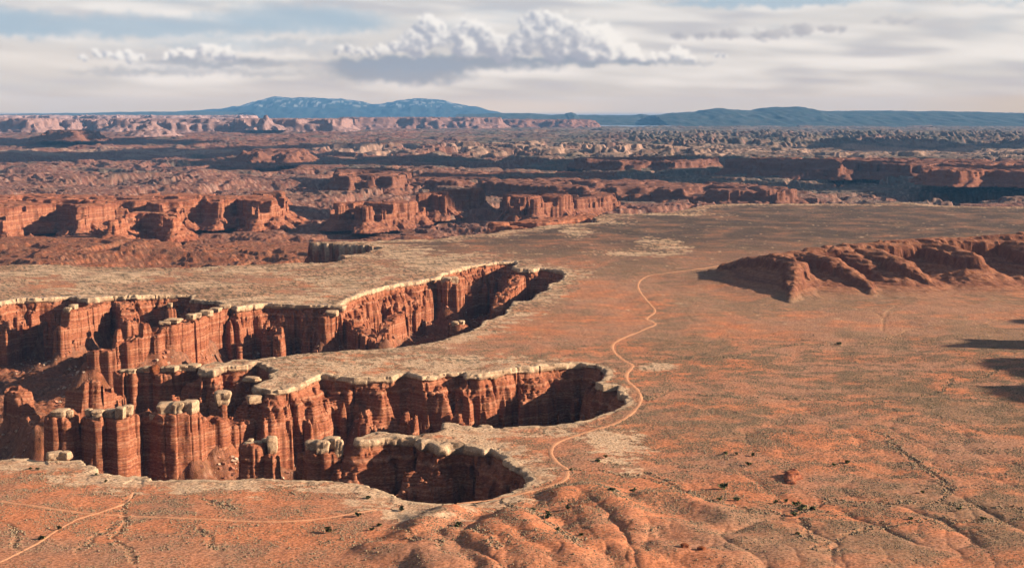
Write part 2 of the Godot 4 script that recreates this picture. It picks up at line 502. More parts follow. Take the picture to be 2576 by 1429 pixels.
func sheet(r0: int, r1: int, close: bool) -> Dictionary:
	var ds := sheet_rows
	var cols := 1000
	var nr := r1 - r0
	var total := nr * (cols + 1)
	var v := PackedVector3Array()
	var c := PackedColorArray()
	var kind := PackedByteArray()   # 0 bench, 1 canyon country, 2 left to the rim rock
	v.resize(total)
	c.resize(total)
	kind.resize(total)
	for r in nr:
		var d := ds[r0 + r]
		for k in cols + 1:
			var o := r * (cols + 1) + k
			var x := (k / float(cols) - 0.5) * 0.92 * d
			var h := 0.0
			if close:
				var E := edge.at(x, d)
				if d < 2650.0:
					E = 200.0
				E += 9.0 * n_mid.get_noise_2d(x * 1.1, d * 1.1) * smoothstep(60.0, 10.0, absf(E))
				if E > 0.0:
					var D := 90.0
					if x < 300.0 and d < 3400.0 and d > 1150.0 and x > -1480.0:
						D = rim.at(x, d)
					if D < 6.0:
						kind[o] = 2
						v[o] = Vector3(x, -2.0, -d)
						continue
					h = bench(x, d, minf(D, E * 0.6)) - (0.3 if D < 9.5 else 0.0)
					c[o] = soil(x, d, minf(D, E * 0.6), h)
				else:
					kind[o] = 1
					h = far_basin_h(x, d, E)
					c[o] = Color(0.0, 0.0, 0.0)
			else:
				kind[o] = 1
				h = far_h(x, d)
			v[o] = Vector3(x, h, -d)
	var n := PackedVector3Array()
	n.resize(total)
	for r in nr:
		var ra := maxi(0, r - 1) * (cols + 1)
		var rb := mini(nr - 1, r + 1) * (cols + 1)
		for k in cols + 1:
			var o := r * (cols + 1) + k
			var q := (v[r * (cols + 1) + mini(cols, k + 1)] - v[r * (cols + 1) + maxi(0, k - 1)]).cross(v[rb + k] - v[ra + k]).normalized()
			n[o] = q
			if kind[o] == 1:
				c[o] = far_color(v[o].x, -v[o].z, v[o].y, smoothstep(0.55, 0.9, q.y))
				if close:
					var fb := floor_color(v[o].x, -v[o].z, v[o].y)
					var E := edge.at(v[o].x, -v[o].z)
					if E > -22.0:
						fb = Color(0.3, 0.205, 0.135) if v[o].y > -7.0 else Color(0.15, 0.052, 0.03)
					c[o] = fb.lerp(c[o], smoothstep(4600.0, 5700.0, -v[o].z))
	var ia := PackedInt32Array()
	var ib := PackedInt32Array()
	for r in nr - 1:
		for k in cols:
			var o := r * (cols + 1) + k
			var a := kind[o]
			var b := kind[o + 1]
			var e := kind[o + cols + 1]
			var f := kind[o + cols + 2]
			if a == 2 or b == 2 or e == 2 or f == 2:
				continue
			if a + b + e + f == 0:
				ia.append_array([o, o + cols + 1, o + 1, o + 1, o + cols + 1, o + cols + 2])
			else:
				ib.append_array([o, o + cols + 1, o + 1, o + 1, o + cols + 1, o + cols + 2])
	return {"v": v, "n": n, "c": c, "a": ia, "b": ib}


func commit_sheets() -> void:
	for close in [true, false]:
		var v := PackedVector3Array()
		var n := PackedVector3Array()
		var c := PackedColorArray()
		var ia := PackedInt32Array()
		var ib := PackedInt32Array()
		for i in jobs.size():
			if jobs[i].do != "sheet" or jobs[i].close != close:
				continue
			var r: Dictionary = results[i]
			var base := v.size()
			# the last row of a strip is the first of the next: one direction for both
			if base:
				for k in 1001:
					var m: Vector3 = (n[base - 1001 + k] + r.n[k]).normalized()
					n[base - 1001 + k] = m
					r.n[k] = m
			v.append_array(r.v)
			n.append_array(r.n)
			c.append_array(r.c)
			for q in r.a:
				ia.append(q + base)
			for q in r.b:
				ib.append(q + base)
			results[i] = null
		if ia.size():
			tag(made("ground", array_mesh(v, n, c, ia), M.soil), "orange desert bench with scrub and pale bare rock", "", "", "structure")
		tag(made("canyon_country" if not close else "far_basin_floor", array_mesh(v, n, c, ib), M.far), "broken red canyon country reaching to the horizon" if not close else "red basin floor beyond the bench", "", "", "structure")


# ---------------------------------------------------------------- work shared out between threads
var jobs: Array = []
var results: Array = []


func work(i: int) -> void:
	var j: Dictionary = jobs[i]
	if j.do == "sheet":
		results[i] = sheet(j.r0, j.r1, j.close)
	elif j.do == "floor":
		results[i] = floor_sheet()
	elif j.do == "walls":
		var g := net(j.S, j.lo, j.hi, 2.0, 1.7)
		results[i] = wall_colors(g)
	elif j.do == "rock":
		var g := net(j.S, j.lo, j.hi, j.cell, j.cy)
		g.n = smooth_normals(g.v, g.ix)
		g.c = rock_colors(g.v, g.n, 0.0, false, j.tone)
		results[i] = g
	elif j.do == "side":
		results[i] = side_sheet()


func floor_sheet() -> Dictionary:
	var step := 4.0
	var x0 := -1470.0
	var d0 := 1190.0
	var nx := int((320.0 - x0) / step)
	var nd := int((3300.0 - d0) / step)
	var at := PackedInt32Array()
	at.resize(nx * nd)
	at.fill(-1)
	var v := PackedVector3Array()
	var c := PackedColorArray()
	for j in nd:
		for i in nx:
			var x := x0 + i * step
			var d := d0 + j * step
			if absf(x) > d * 0.5 or rim.at(x, d) > 9.0:
				continue
			at[j * nx + i] = v.size()
			var h := floor_h(x, d)
			v.append(Vector3(x, h, -d))
			c.append(floor_color(x, d, h))
	var ix := PackedInt32Array()
	for j in nd - 1:
		for i in nx - 1:
			var a := at[j * nx + i]
			var b := at[j * nx + i + 1]
			var e := at[(j + 1) * nx + i]
			var f := at[(j + 1) * nx + i + 1]
			if a >= 0 and b >= 0 and e >= 0 and f >= 0:
				ix.append_array([a, e, b, b, e, f])
	return {"v": v, "n": smooth_normals(v, ix), "c": c, "ix": ix}


func basin_floor(r: Dictionary) -> void:
	tag(made("basin_floor", array_mesh(r.v, r.n, r.c, r.ix), M.far), "shaded red floor and talus at the bottom of the basin", "", "", "structure")


# ---------------------------------------------------------------- rock as a solid: net of the surface where rock ends
# style: 0 canyon wall under the rim, 1 free-standing fin or tower, 2 distant mesa
class Solid:
	var style := 0
	var nodes := []          # fins: x, d, radius, top
	var shape: Field         # walls and mesas
	var top := 0.0
	var base := -120.0
	var lean := 0.08
	var flute := 2.4
	var size := 1.0          # scale of the relief
	var s := 0.0             # offset into the noises


func fin_at(nodes: Array, x: float, d: float) -> Vector2:
	# (distance inside, top)
	var best := -1e9
	var top := 0.0
	if nodes.size() == 1:
		var q: Vector4 = nodes[0]
		return Vector2(q.z - Vector2(x - q.x, d - q.y).length(), q.w)
	for i in nodes.size() - 1:
		var a: Vector4 = nodes[i]
		var b: Vector4 = nodes[i + 1]
		var ex := b.x - a.x
		var ed := b.y - a.y
		var t := clampf(((x - a.x) * ex + (d - a.y) * ed) / maxf(ex * ex + ed * ed, 0.01), 0.0, 1.0)
		var px := x - a.x - ex * t
		var pd := d - a.y - ed * t
		var q := lerpf(a.z, b.z, t) - sqrt(px * px + pd * pd)
		if q > best:
			best = q
			top = lerpf(a.w, b.w, smoothstep(0.25, 0.75, t))
	return Vector2(best, top)


func net(S: Solid, lo: Vector3, hi: Vector3, cell: float, cy: float) -> Dictionary:
	# lo, hi: corners as (x, y, d)
	var nx := int(ceil((hi.x - lo.x) / cell)) + 1
	var nd := int(ceil((hi.z - lo.z) / cell)) + 1
	var ny := int(ceil((hi.y - lo.y) / cy)) + 1
	var state := PackedByteArray()   # 0 outside all the way, 1 mixed, 2 inside, not wanted
	state.resize(nx * nd)
	var dist := PackedFloat32Array()
	dist.resize(nx * nd)
	var tops := PackedFloat32Array()
	tops.resize(nx * nd)
	var spread := 0.0
	var deep := 0.0
	var sz := S.size
	dist.fill(-900.0)
	for j in nd:
		var d := lo.z + j * cell
		var skip := 0
		for i in nx:
			if skip > 0:
				skip -= 1
				continue
			var x := lo.x + i * cell
			var o := j * nx + i
			if S.style == 0 and absf(S.shape.at(x, d)) > 86.0:
				skip = 4
				continue
			if S.style == 1:
				var q := fin_at(S.nodes, x, d)
				dist[o] = q.x
				var blk := n_val.get_noise_2d(x + S.s, d)
				tops[o] = q.y + 2.0 * n_hi.get_noise_2d(x * 0.8 + S.s, d * 0.8) + 4.5 * blk * clampf(-q.y / 14.0, 0.15, 1.0)
				spread = 16.0
			elif S.style == 0:
				var D := S.shape.at(x, d)
				dist[o] = D
				tops[o] = bench(x, d, D) if D > -12.0 and D < 13.0 else 0.0
				spread = 75.0
			else:
				dist[o] = S.shape.at(x, d)
				var lo_n := n_low.get_noise_2d((x + S.s) * 1.1 / sz, d * 1.1 / sz)
				dist[o] += sz * 16.0 * n_low.get_noise_2d((x + S.s) * 2.4 / sz, d * 2.4 / sz)
				tops[o] = S.top - (S.top - S.base) * (0.24 * smoothstep(0.05, 0.1, lo_n) + 0.2 * smoothstep(0.2, 0.25, lo_n)) + sz * (4.0 * n_low.get_noise_2d(x * 2.0 + S.s, d * 2.0) + 3.0 * n_mid.get_noise_2d(x / sz, d / sz))
				spread = 24.0 * sz + (S.lean + 0.75) * (S.top - S.base)
			if S.style == 0 and absf(x) > d * 0.47 + 30.0:
				dist[o] = -500.0
			state[o] = 0 if dist[o] < -spread else 2 if (S.style == 0 and dist[o] > 30.0) else 1
	# columns of samples
	var slot := PackedInt32Array()
	slot.resize(nx * nd)
	slot.fill(-1)
	var F := PackedFloat32Array()
	var first := PackedInt32Array()
	var last := PackedInt32Array()
	var col := PackedFloat32Array()
	col.resize(ny)
	var count := 0
	for j in nd:
		var d := lo.z + j * cell
		for i in nx:
			var o := j * nx + i
			if state[o] != 1:
				continue
			var x := lo.x + i * cell
			var D := dist[o]
			var top := tops[o]
			var bottom := lo.y
			if S.style < 2:
				bottom = floor_h(x, d) - 6.0
			var xs := x + S.s
			if S.style == 0:
				var kk := clampf(0.46 + 0.95 * n_col.get_noise_2d(x * 1.1, d * 1.1), 0.05, 0.85)
				if D + kk * 50.0 + 40.0 < -17.0:
					continue
				var b1 := n_rid.get_noise_2d(x * 1.05, d * 1.05)
				var b2 := n_rid.get_noise_2d(x * 2.8 + 40.0, d * 2.8)
				var butt := (absf(b1) * 2.0 - 0.44) * 12.0 + (absf(b2) * 2.0 - 0.4) * 2.0 + 7.0 * n_val.get_noise_2d(x * 0.36 + 40.0, d * 0.36) + 4.0 * n_val.get_noise_2d(x * 0.7 + 140.0, d * 0.7) + 9.0 * n_low.get_noise_2d(x * 2.2 + 30.0, d * 2.2)
				if D + 8.0 + kk * 50.0 + 11.0 + maxf(butt, 0.0) + 8.0 < -17.0:
					continue
				var vb := n_val.get_noise_2d(x * 0.75, d * 0.75)
				var jt := n_joint.get_noise_2d(x * 0.5 + 11.0, d * 0.5)
				var cap := D + 2.4 * n_low.get_noise_2d(x * 3.0, d * 3.0) + 2.0 * n_val.get_noise_2d(x * 0.5 + 11.0, d * 0.5) + 0.9 * vb - 2.6 * smoothstep(-0.93, -1.0, jt)
				var upper := 1.8 + 1.8 * n_val.get_noise_2d(x * 1.1 + 200.0, d * 1.1) + 1.2 * n_mid.get_noise_2d(x * 1.5 + 200.0, d * 1.5)
				var ledge := -4.0 - 2.0 * vb
				var capd := cap_depth(x, d)
				var vr := 2.2 * n_val.get_noise_2d(x * 1.2 + 70.0, d * 1.2) - 1.8 * smoothstep(-0.76, -1.0, n_joint.get_noise_2d(x * 1.2 + 70.0, d * 1.2))
				for y_ in ny:
					var y := lo.y + y_ * cy
					if y < bottom:
						col[y_] = 1e3
						continue
					var w := 0.0
					if y > -capd:
						w = cap + 0.5 * band[int((y + 140.0) * 4.0)] - 1.8 * smoothstep(-capd + 2.5, -capd, y) - upper * smoothstep(ledge, ledge + 1.0, y)
					else:
						var dep := -capd - y
						w = cap - 4.2 + kk * minf(dep, 50.0) + 0.1 * dep + butt * smoothstep(0.0, 22.0, dep) + vr + 2.6 * band[int((y + 140.0) * 4.0)] * (0.1 + kk)
						if absf(w) < 5.0:
							w += 2.2 * n_hi.get_noise_3d(x, y * 0.3, d)
					col[y_] = minf(top - y, w)
			elif S.style == 1:
				var fl := n_val.get_noise_2d(xs * 0.75, d * 0.75)
				var jt := n_joint.get_noise_2d(xs * 0.75, d * 0.75)
				var fl2 := n_rid.get_noise_2d(xs * 2.2, d * 2.2)
				var wall := D + S.flute * fl * 1.5 + 2.2 * fl2 - S.flute * 1.2 * smoothstep(-0.9, -1.0, jt)
				if wall + S.lean * (top - bottom) + 4.0 < -15.0:
					continue
				for y_ in ny:
					var y := lo.y + y_ * cy
					if y < bottom:
						col[y_] = 1e3
						continue
					var dep := maxf(0.0, top - y)
					var w := wall + S.lean * dep + 0.45 * band[clampi(int((y + 140.0) * 4.0), 0, 639)] - 1.0 * smoothstep(4.0, 0.0, dep)
					if absf(w) < 4.0:
						w += 1.5 * n_hi.get_noise_3d(xs, y * 0.22, d)
					col[y_] = minf(top - y, w)
			else:
				var fl := n_rid.get_noise_2d(xs * 0.8 / sz, d * 0.8 / sz)
				var fl2 := n_rid.get_noise_2d(xs * 2.4 / sz, d * 2.4 / sz)
				var wall := D + sz * (S.flute * (absf(fl) * 9.0 - 2.5) + S.flute * 1.0 * fl2 + 3.0 * n_val.get_noise_2d(xs / sz, d / sz) - 3.0 * smoothstep(-0.72, -1.0, n_joint.get_noise_2d(xs / sz, d / sz)))
				var hgt := maxf(1.0, S.top - S.base)
				if wall + (S.lean + 0.8) * (top - lo.y) + sz * 4.7 < -cell * 2.5 - sz * 9.0:
					continue
				for y_ in ny:
					var y := lo.y + y_ * cy
					var dep := clampf((top - y) / hgt, 0.0, 1.5)
					var w := wall + S.lean * (top - y) + maxf(0.0, dep - 0.62) * hgt * 1.5 + sz * 0.8 * band[clampi(int((y / sz + 140.0) * 4.0), 0, 639)]
					if absf(w) < sz * 6.0:
						w += sz * 2.5 * n_hi.get_noise_3d(xs * 0.6 / sz, y * 0.25 / sz, d * 0.6 / sz)
					col[y_] = minf(top - y, w)
			# where does it change
			var a := -1
			var b := -1
			for y_ in ny - 1:
				if (col[y_] > 0.0) != (col[y_ + 1] > 0.0) and col[y_] < 900.0:
					if a < 0:
						a = y_
					b = y_
			slot[o] = count
			count += 1
			F.append_array(col)
			first.append(a)
			last.append(b)
	# one vertex in each cell the surface crosses
	var v := PackedVector3Array()
	var ids := {}
	var ix := PackedInt32Array()
	var plane := nx * nd
	for j in nd - 1:
		for i in nx - 1:
			var o := j * nx + i
			var s0 := slot[o]
			var s1 := slot[o + 1]
			var s2 := slot[o + nx]
			var s3 := slot[o + nx + 1]
			if s0 < 0 or s1 < 0 or s2 < 0 or s3 < 0:
				continue
			var o0 := s0 * ny
			var o1 := s1 * ny
			var o2 := s2 * ny
			var o3 := s3 * ny
			# range of levels worth looking at
			var a := ny
			var b := -1
			for q in [s0, s1, s2, s3]:
				if first[q] >= 0:
					a = mini(a, first[q])
					b = maxi(b, last[q])
			if b < 0:
				continue
			a = maxi(0, a - 1)
			# side-to-side crossings can lie anywhere between a column that is out and one that is in
			var in_any := false
			var out_any := false
			for q in [o0, o1, o2, o3]:
				if F[q + a] > 0.0:
					in_any = true
				else:
					out_any = true
			if in_any and out_any:
				a = 0
			b = mini(ny - 2, b + 1)
			for k in range(a, b + 1):
				var f0 := F[o0 + k]
				var f1 := F[o1 + k]
				var f2 := F[o2 + k]
				var f3 := F[o3 + k]
				var g0 := F[o0 + k + 1]
				var g1 := F[o1 + k + 1]
				var g2 := F[o2 + k + 1]
				var g3 := F[o3 + k + 1]
				var m := (1 if f0 > 0.0 else 0) + (1 if f1 > 0.0 else 0) + (1 if f2 > 0.0 else 0) + (1 if f3 > 0.0 else 0) + (1 if g0 > 0.0 else 0) + (1 if g1 > 0.0 else 0) + (1 if g2 > 0.0 else 0) + (1 if g3 > 0.0 else 0)
				if m == 0 or m == 8:
					continue
				if f0 > 900.0 or f1 > 900.0 or f2 > 900.0 or f3 > 900.0:
					continue
				var p := Vector3.ZERO
				var e := 0
				if (f0 > 0.0) != (f1 > 0.0):
					p += Vector3(f0 / (f0 - f1), 0, 0)
					e += 1
				if (f2 > 0.0) != (f3 > 0.0):
					p += Vector3(f2 / (f2 - f3), 0, 1)
					e += 1
				if (g0 > 0.0) != (g1 > 0.0):
					p += Vector3(g0 / (g0 - g1), 1, 0)
					e += 1
				if (g2 > 0.0) != (g3 > 0.0):
					p += Vector3(g2 / (g2 - g3), 1, 1)
					e += 1
				if (f0 > 0.0) != (f2 > 0.0):
					p += Vector3(0, 0, f0 / (f0 - f2))
					e += 1
				if (f1 > 0.0) != (f3 > 0.0):
					p += Vector3(1, 0, f1 / (f1 - f3))
					e += 1
				if (g0 > 0.0) != (g2 > 0.0):
					p += Vector3(0, 1, g0 / (g0 - g2))
					e += 1
				if (g1 > 0.0) != (g3 > 0.0):
					p += Vector3(1, 1, g1 / (g1 - g3))
					e += 1
				if (f0 > 0.0) != (g0 > 0.0):
					p += Vector3(0, f0 / (f0 - g0), 0)
					e += 1
				if (f1 > 0.0) != (g1 > 0.0):
					p += Vector3(1, f1 / (f1 - g1), 0)
					e += 1
				if (f2 > 0.0) != (g2 > 0.0):
					p += Vector3(0, f2 / (f2 - g2), 1)
					e += 1
				if (f3 > 0.0) != (g3 > 0.0):
					p += Vector3(1, f3 / (f3 - g3), 1)
					e += 1
				p /= e
				if S.style == 0 and dist[o] > 10.0 and dist[o + 1] > 10.0 and dist[o + nx] > 10.0 and dist[o + nx + 1] > 10.0 and lo.y + k * cy > -6.5:
					continue
				ids[k * plane + o] = v.size()
				v.append(Vector3(lo.x + (i + p.x) * cell, lo.y + (k + p.y) * cy, -(lo.z + (j + p.z) * cell)))
				# quads round the three edges that start at this cell's low corner
				if i > 0 and j > 0 and k > 0:
					if (f0 > 0.0) != (f1 > 0.0):
						quad(ix, ids.get(k * plane + o, -1), ids.get((k - 1) * plane + o, -1), ids.get((k - 1) * plane + o - nx, -1), ids.get(k * plane + o - nx, -1), f0 > 0.0)
					if (f0 > 0.0) != (g0 > 0.0):
						quad(ix, ids.get(k * plane + o, -1), ids.get(k * plane + o - nx, -1), ids.get(k * plane + o - nx - 1, -1), ids.get(k * plane + o - 1, -1), f0 > 0.0)
					if (f0 > 0.0) != (f2 > 0.0):
						quad(ix, ids.get(k * plane + o, -1), ids.get(k * plane + o - 1, -1), ids.get((k - 1) * plane + o - 1, -1), ids.get((k - 1) * plane + o, -1), f0 > 0.0)
	return {"v": v, "ix": ix}


func cap_depth(x: float, d: float) -> float:
	return 9.0 + 3.5 * n_low.get_noise_2d(x * 1.5, d * 1.5) + 1.6 * n_val.get_noise_2d(x * 0.4 + 30.0, d * 0.4)


func quad(ix: PackedInt32Array, a: int, b: int, c: int, d: int, flip: bool) -> void:
	if a < 0 or b < 0 or c < 0 or d < 0:
		return
	if flip:
		ix.append_array([a, c, b, a, d, c])
	else:
		ix.append_array([a, b, c, a, c, d])


# ---------------------------------------------------------------- rock colours
func rock_colors(v: PackedVector3Array, n: PackedVector3Array, far := 0.0, cap := true, tone := 0.0) -> PackedColorArray:
	var c := PackedColorArray()
	c.resize(v.size())
	for i in v.size():
		var p := v[i]
		var a := n_col.get_noise_3d(p.x, p.y * 2.0, p.z)
		var f := n_hi.get_noise_3d(p.x * 1.5, p.y * 1.5, p.z * 1.5)
		var b := band[clampi(int((p.y + 2.0 * n_mid.get_noise_2d(p.x * 0.3, p.z * 0.3) + 140.0) * 4.0), 0, 639)]
		var k := Color(0.17, 0.054, 0.028).lerp(Color(0.228, 0.086, 0.046), clampf(0.5 + b * 0.8 + a * 0.4, 0.0, 1.0))
		k = k.lerp(Color(0.125, 0.044, 0.027), clampf(-b * 0.6 - 0.1 + 0.5 * f, 0.0, 0.7))
		k = k.lerp(Color(0.3, 0.15, 0.09), smoothstep(0.6, 0.8, b) * 0.4)
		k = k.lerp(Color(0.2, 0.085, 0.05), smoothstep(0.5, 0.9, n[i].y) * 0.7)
		if cap:
			var capd := cap_depth(p.x, -p.z)
			if p.y > -capd - 1.0:
				var s := n_col.get_noise_3d(p.x * 3.0, p.y * 0.3, p.z * 3.0)
				var pale := Color(0.37, 0.25, 0.155).lerp(Color(0.25, 0.147, 0.085), clampf(0.25 + b * 0.9 + a - p.y * 0.03, 0.0, 1.0))
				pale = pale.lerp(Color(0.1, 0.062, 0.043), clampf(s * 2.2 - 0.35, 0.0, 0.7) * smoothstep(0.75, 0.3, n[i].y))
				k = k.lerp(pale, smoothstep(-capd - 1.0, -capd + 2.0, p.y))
		k = k.lerp(Color(0.098, 0.05, 0.038), minf(tone * 2.0, 1.0) * 0.78)  # weathered darker by tone; on the central buttes this also paints cloud shade
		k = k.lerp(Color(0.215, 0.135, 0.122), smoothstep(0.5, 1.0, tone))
		var t := 1.0 + 0.22 * f
		c[i] = Color(k.r * t, k.g * t, k.b * t)
	return c


func wall_job() -> void:
	var S := Solid.new()
	S.shape = rim
	jobs.append({"do": "walls", "S": S, "lo": Vector3(-1300.0, -126.0, 1200.0), "hi": Vector3(200.0, 6.5, 3330.0)})


func wall_colors(g: Dictionary) -> Dictionary:
	var v: PackedVector3Array = g.v
	var ix: PackedInt32Array = g.ix
	var n := smooth_normals(v, ix)
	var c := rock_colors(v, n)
	# the bench's own colours on top
	for i in v.size():
		if n[i].y > 0.5 and v[i].y > -6.0:
			var D := rim.at(v[i].x, -v[i].z)
			c[i] = c[i].lerp(soil(v[i].x, -v[i].z, D, v[i].y), smoothstep(0.5, 0.8, n[i].y) * smoothstep(-3.0, 3.0, D))
	g.n = n
	g.c = c
	return g


func canyon_walls(g: Dictionary) -> void:
	var v: PackedVector3Array = g.v
	var ix: PackedInt32Array = g.ix
	var n: PackedVector3Array = g.n
	var c: PackedColorArray = g.c
	var red := PackedInt32Array()
	var pale := PackedInt32Array()
	for i in range(0, ix.size(), 3):
		var y := v[ix[i]].y
		if y > -12.0:
			pale.append_array([ix[i], ix[i + 1], ix[i + 2]])
		else:
			red.append_array([ix[i], ix[i + 1], ix[i + 2]])
	tag(made("canyon_wall", faceted(v, n, c, red, 0.25), M.rock), "red layered walls of the basin below the pale rim", "", "", "structure")
	tag(made("white_rim", faceted(v, n, c, pale, 0.15), M.cap), "pale sandstone rim along the edge of the bench", "", "", "structure")


func block(sx: float, sy: float, sd: float, s: float, flare := 0.0) -> ArrayMesh:
	# a weathered rounded block that stands on y = 0
	var v := PackedVector3Array()
	var ix := PackedInt32Array()
	var seg := 22
	var rings := 12
	for r in rings + 1:
		var la := -PI / 2 + PI * r / rings
		for k in seg:
			var lo := TAU * k / seg
			var q := Vector3(cos(la) * cos(lo), sin(la), cos(la) * sin(lo))
			var m := pow(pow(absf(q.x), 9.0) + pow(absf(q.y), 7.0) + pow(absf(q.z), 9.0), -1.0 / 8.4)
			q *= m
			var w := 1.0 + 0.3 * n_mid.get_noise_3d(q.x * 17.0 + s, q.y * 12.0, q.z * 17.0) + 0.1 * n_hi.get_noise_3d(q.x * 50.0 + s, q.y * 70.0, q.z * 50.0)
			var fl := 1.0 + flare * q.y * 0.5
			w -= 0.08 * maxf(0.0, sin(q.y * 8.0 + s)) * smoothstep(0.9, 0.3, absf(q.y))
			v.append(Vector3(q.x * w * fl * sx * 0.5, (q.y * (0.9 + 0.1 * w) + 1.0) * sy * 0.5, q.z * w * fl * sd * 0.5))
	for r in rings:
		for k in seg:
			var a := r * seg + k
			var b := r * seg + (k + 1) % seg
			ix.append_array([a, a + seg, b, b, a + seg, b + seg])
	var n := smooth_normals(v, ix)
	var c := PackedColorArray()
	for i in v.size():
		var f := n_hi.get_noise_3d(v[i].x * 3.0 + s, v[i].y * 9.0, v[i].z * 3.0)
		var k := Color(0.37, 0.25, 0.155).lerp(Color(0.25, 0.15, 0.087), clampf(0.3 + f * 1.3, 0.0, 1.0))
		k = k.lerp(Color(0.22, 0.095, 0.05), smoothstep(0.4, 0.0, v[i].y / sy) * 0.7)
		c.append(k)
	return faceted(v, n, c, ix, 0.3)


func fin_jobs() -> void:
	for f in fins:
		var S := Solid.new()
		S.style = 1
		S.nodes = f[3]
		S.lean = f[5]
		S.flute = f[6]
		S.s = fposmod(f[3][0].x * 7.3, 997.0)
		var lo := Vector3(1e9, -128.0, 1e9)
		var hi := Vector3(-1e9, -200.0, -1e9)
		for q: Vector4 in f[3]:
			var r := q.z + 16.0
			lo.x = minf(lo.x, q.x - r)
			hi.x = maxf(hi.x, q.x + r)
			lo.z = minf(lo.z, q.y - r)
			hi.z = maxf(hi.z, q.y + r)
			hi.y = maxf(hi.y, q.w + 9.0)
		jobs.append({"do": "rock", "S": S, "lo": lo, "hi": hi, "cell": 1.5, "cy": 1.7, "tone": 0.0, "fin": f})


func commit_fin(f: Array, S: Solid, g: Dictionary) -> void:
	var root := Node3D.new()
	put(root, f[0])
	tag(root, f[1], f[2], "")
	var q0: Vector4 = f[3][0]
	root.position = Vector3(q0.x, FLOOR, -q0.y)
	var v: PackedVector3Array = g.v
	for i in v.size():
		v[i] -= root.position
	for part in pieces(v.size(), g.ix, 150):
		made("shaft", faceted(v, g.n, g.c, part, 0.35), M.rock, root)
	var k := 0
	for q in f[4]:
		var dep := clampf(q[2] * 1.05, 9.0, 22.0)
		var cap := made("cap_rock", block(q[2] * 1.02, q[4] + 1.5, dep, S.s + k * 31.7, 0.55 if f[0] == "balanced_rock" else 0.18), M.cap, root)
		cap.position = Vector3(q[0], q[3] - 1.5, -q[1] - dep * 0.25) - root.position
		cap.rotation.y = 0.25 * sin(S.s + k * 2.0)
		k += 1


func mesa(called: String, label: String, category: String, outline: Array, base: float, top: float, cell: float, lean: float, size: float, tone: float, group := "") -> void:
	var p := pts(outline)
	var lo := Vector3(1e9, base - 12.0 * size, 1e9)
	var hi := Vector3(-1e9, top + 9.0 * size, -1e9)
	for q in p:
		lo.x = minf(lo.x, q.x)
		hi.x = maxf(hi.x, q.x)
		lo.z = minf(lo.z, q.y)
		hi.z = maxf(hi.z, q.y)
	var r := 28.0 * size + (top - base) * (lean + 0.75) + cell * 2.0
	lo -= Vector3(r, 0, r)
	hi += Vector3(r, 0, r)
	var f := Field.new(lo.x, lo.z, hi.x, hi.z, cell, r, r)
	f.near(p, true)
	for i in f.v.size():
		f.v[i] = -f.v[i]
	f.flip_inside(p)
	var S := Solid.new()
	S.style = 2
	S.shape = f
	S.base = base
	S.top = top
	S.lean = lean
	S.size = size
	S.flute = 1.6
	S.s = fposmod(p[0].x * 3.1, 991.0)
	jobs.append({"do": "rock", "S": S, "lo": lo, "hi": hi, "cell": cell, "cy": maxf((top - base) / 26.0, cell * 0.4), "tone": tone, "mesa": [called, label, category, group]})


func commit_mesa(j: Dictionary, g: Dictionary) -> void:
	var v: PackedVector3Array = g.v
	var at := Vector3((j.lo.x + j.hi.x) * 0.5, j.S.base, -(j.lo.z + j.hi.z) * 0.5)
	for i in v.size():
		v[i] -= at
	var o := made(j.mesa[0], faceted(v, g.n, g.c, g.ix, 0.4), M.rock)
	o.position = at
	tag(o, j.mesa[1], j.mesa[2], j.mesa[3])


const SIDE_AT := Vector3(900.0, 0.0, -2850.0)
const SIDE_X0 := 240.0
const SIDE_D0 := 2380.0
# crest first, then spurs that come down towards the overlook: x, d, height
const SIDE_LINES = [
	[Vector3(470, 3012, 10), Vector3(500, 3010, 26), Vector3(540, 2990, 42), Vector3(582, 2868, 62), Vector3(752, 2911, 80), Vector3(1002, 2932, 95), Vector3(1142, 2930, 101), Vector3(1700, 3000, 120)],
	[Vector3(582, 2868, 62), Vector3(604, 2779, 58), Vector3(578, 2660, 30), Vector3(548, 2550, 4)],
	[Vector3(640, 2880, 68), Vector3(691, 2784, 60), Vector3(736, 2686, 26), Vector3(728, 2604, 1)],
	[Vector3(790, 2911, 80), Vector3(835, 2785, 62), Vector3(864, 2735, 36), Vector3(884, 2690, 12)],
	[Vector3(740, 2905, 78), Vector3(770, 2810, 52), Vector3(790, 2760, 28)],
	[Vector3(930, 2925, 92), Vector3(996, 2821, 70), Vector3(1036, 2770, 24), Vector3(1060, 2700, 6)],
	[Vector3(1100, 2930, 100), Vector3(1150, 2820, 72), Vector3(1190, 2740, 26)],
	[Vector3(1300, 2950, 105), Vector3(1330, 2830, 70), Vector3(1360, 2740, 26)],
]


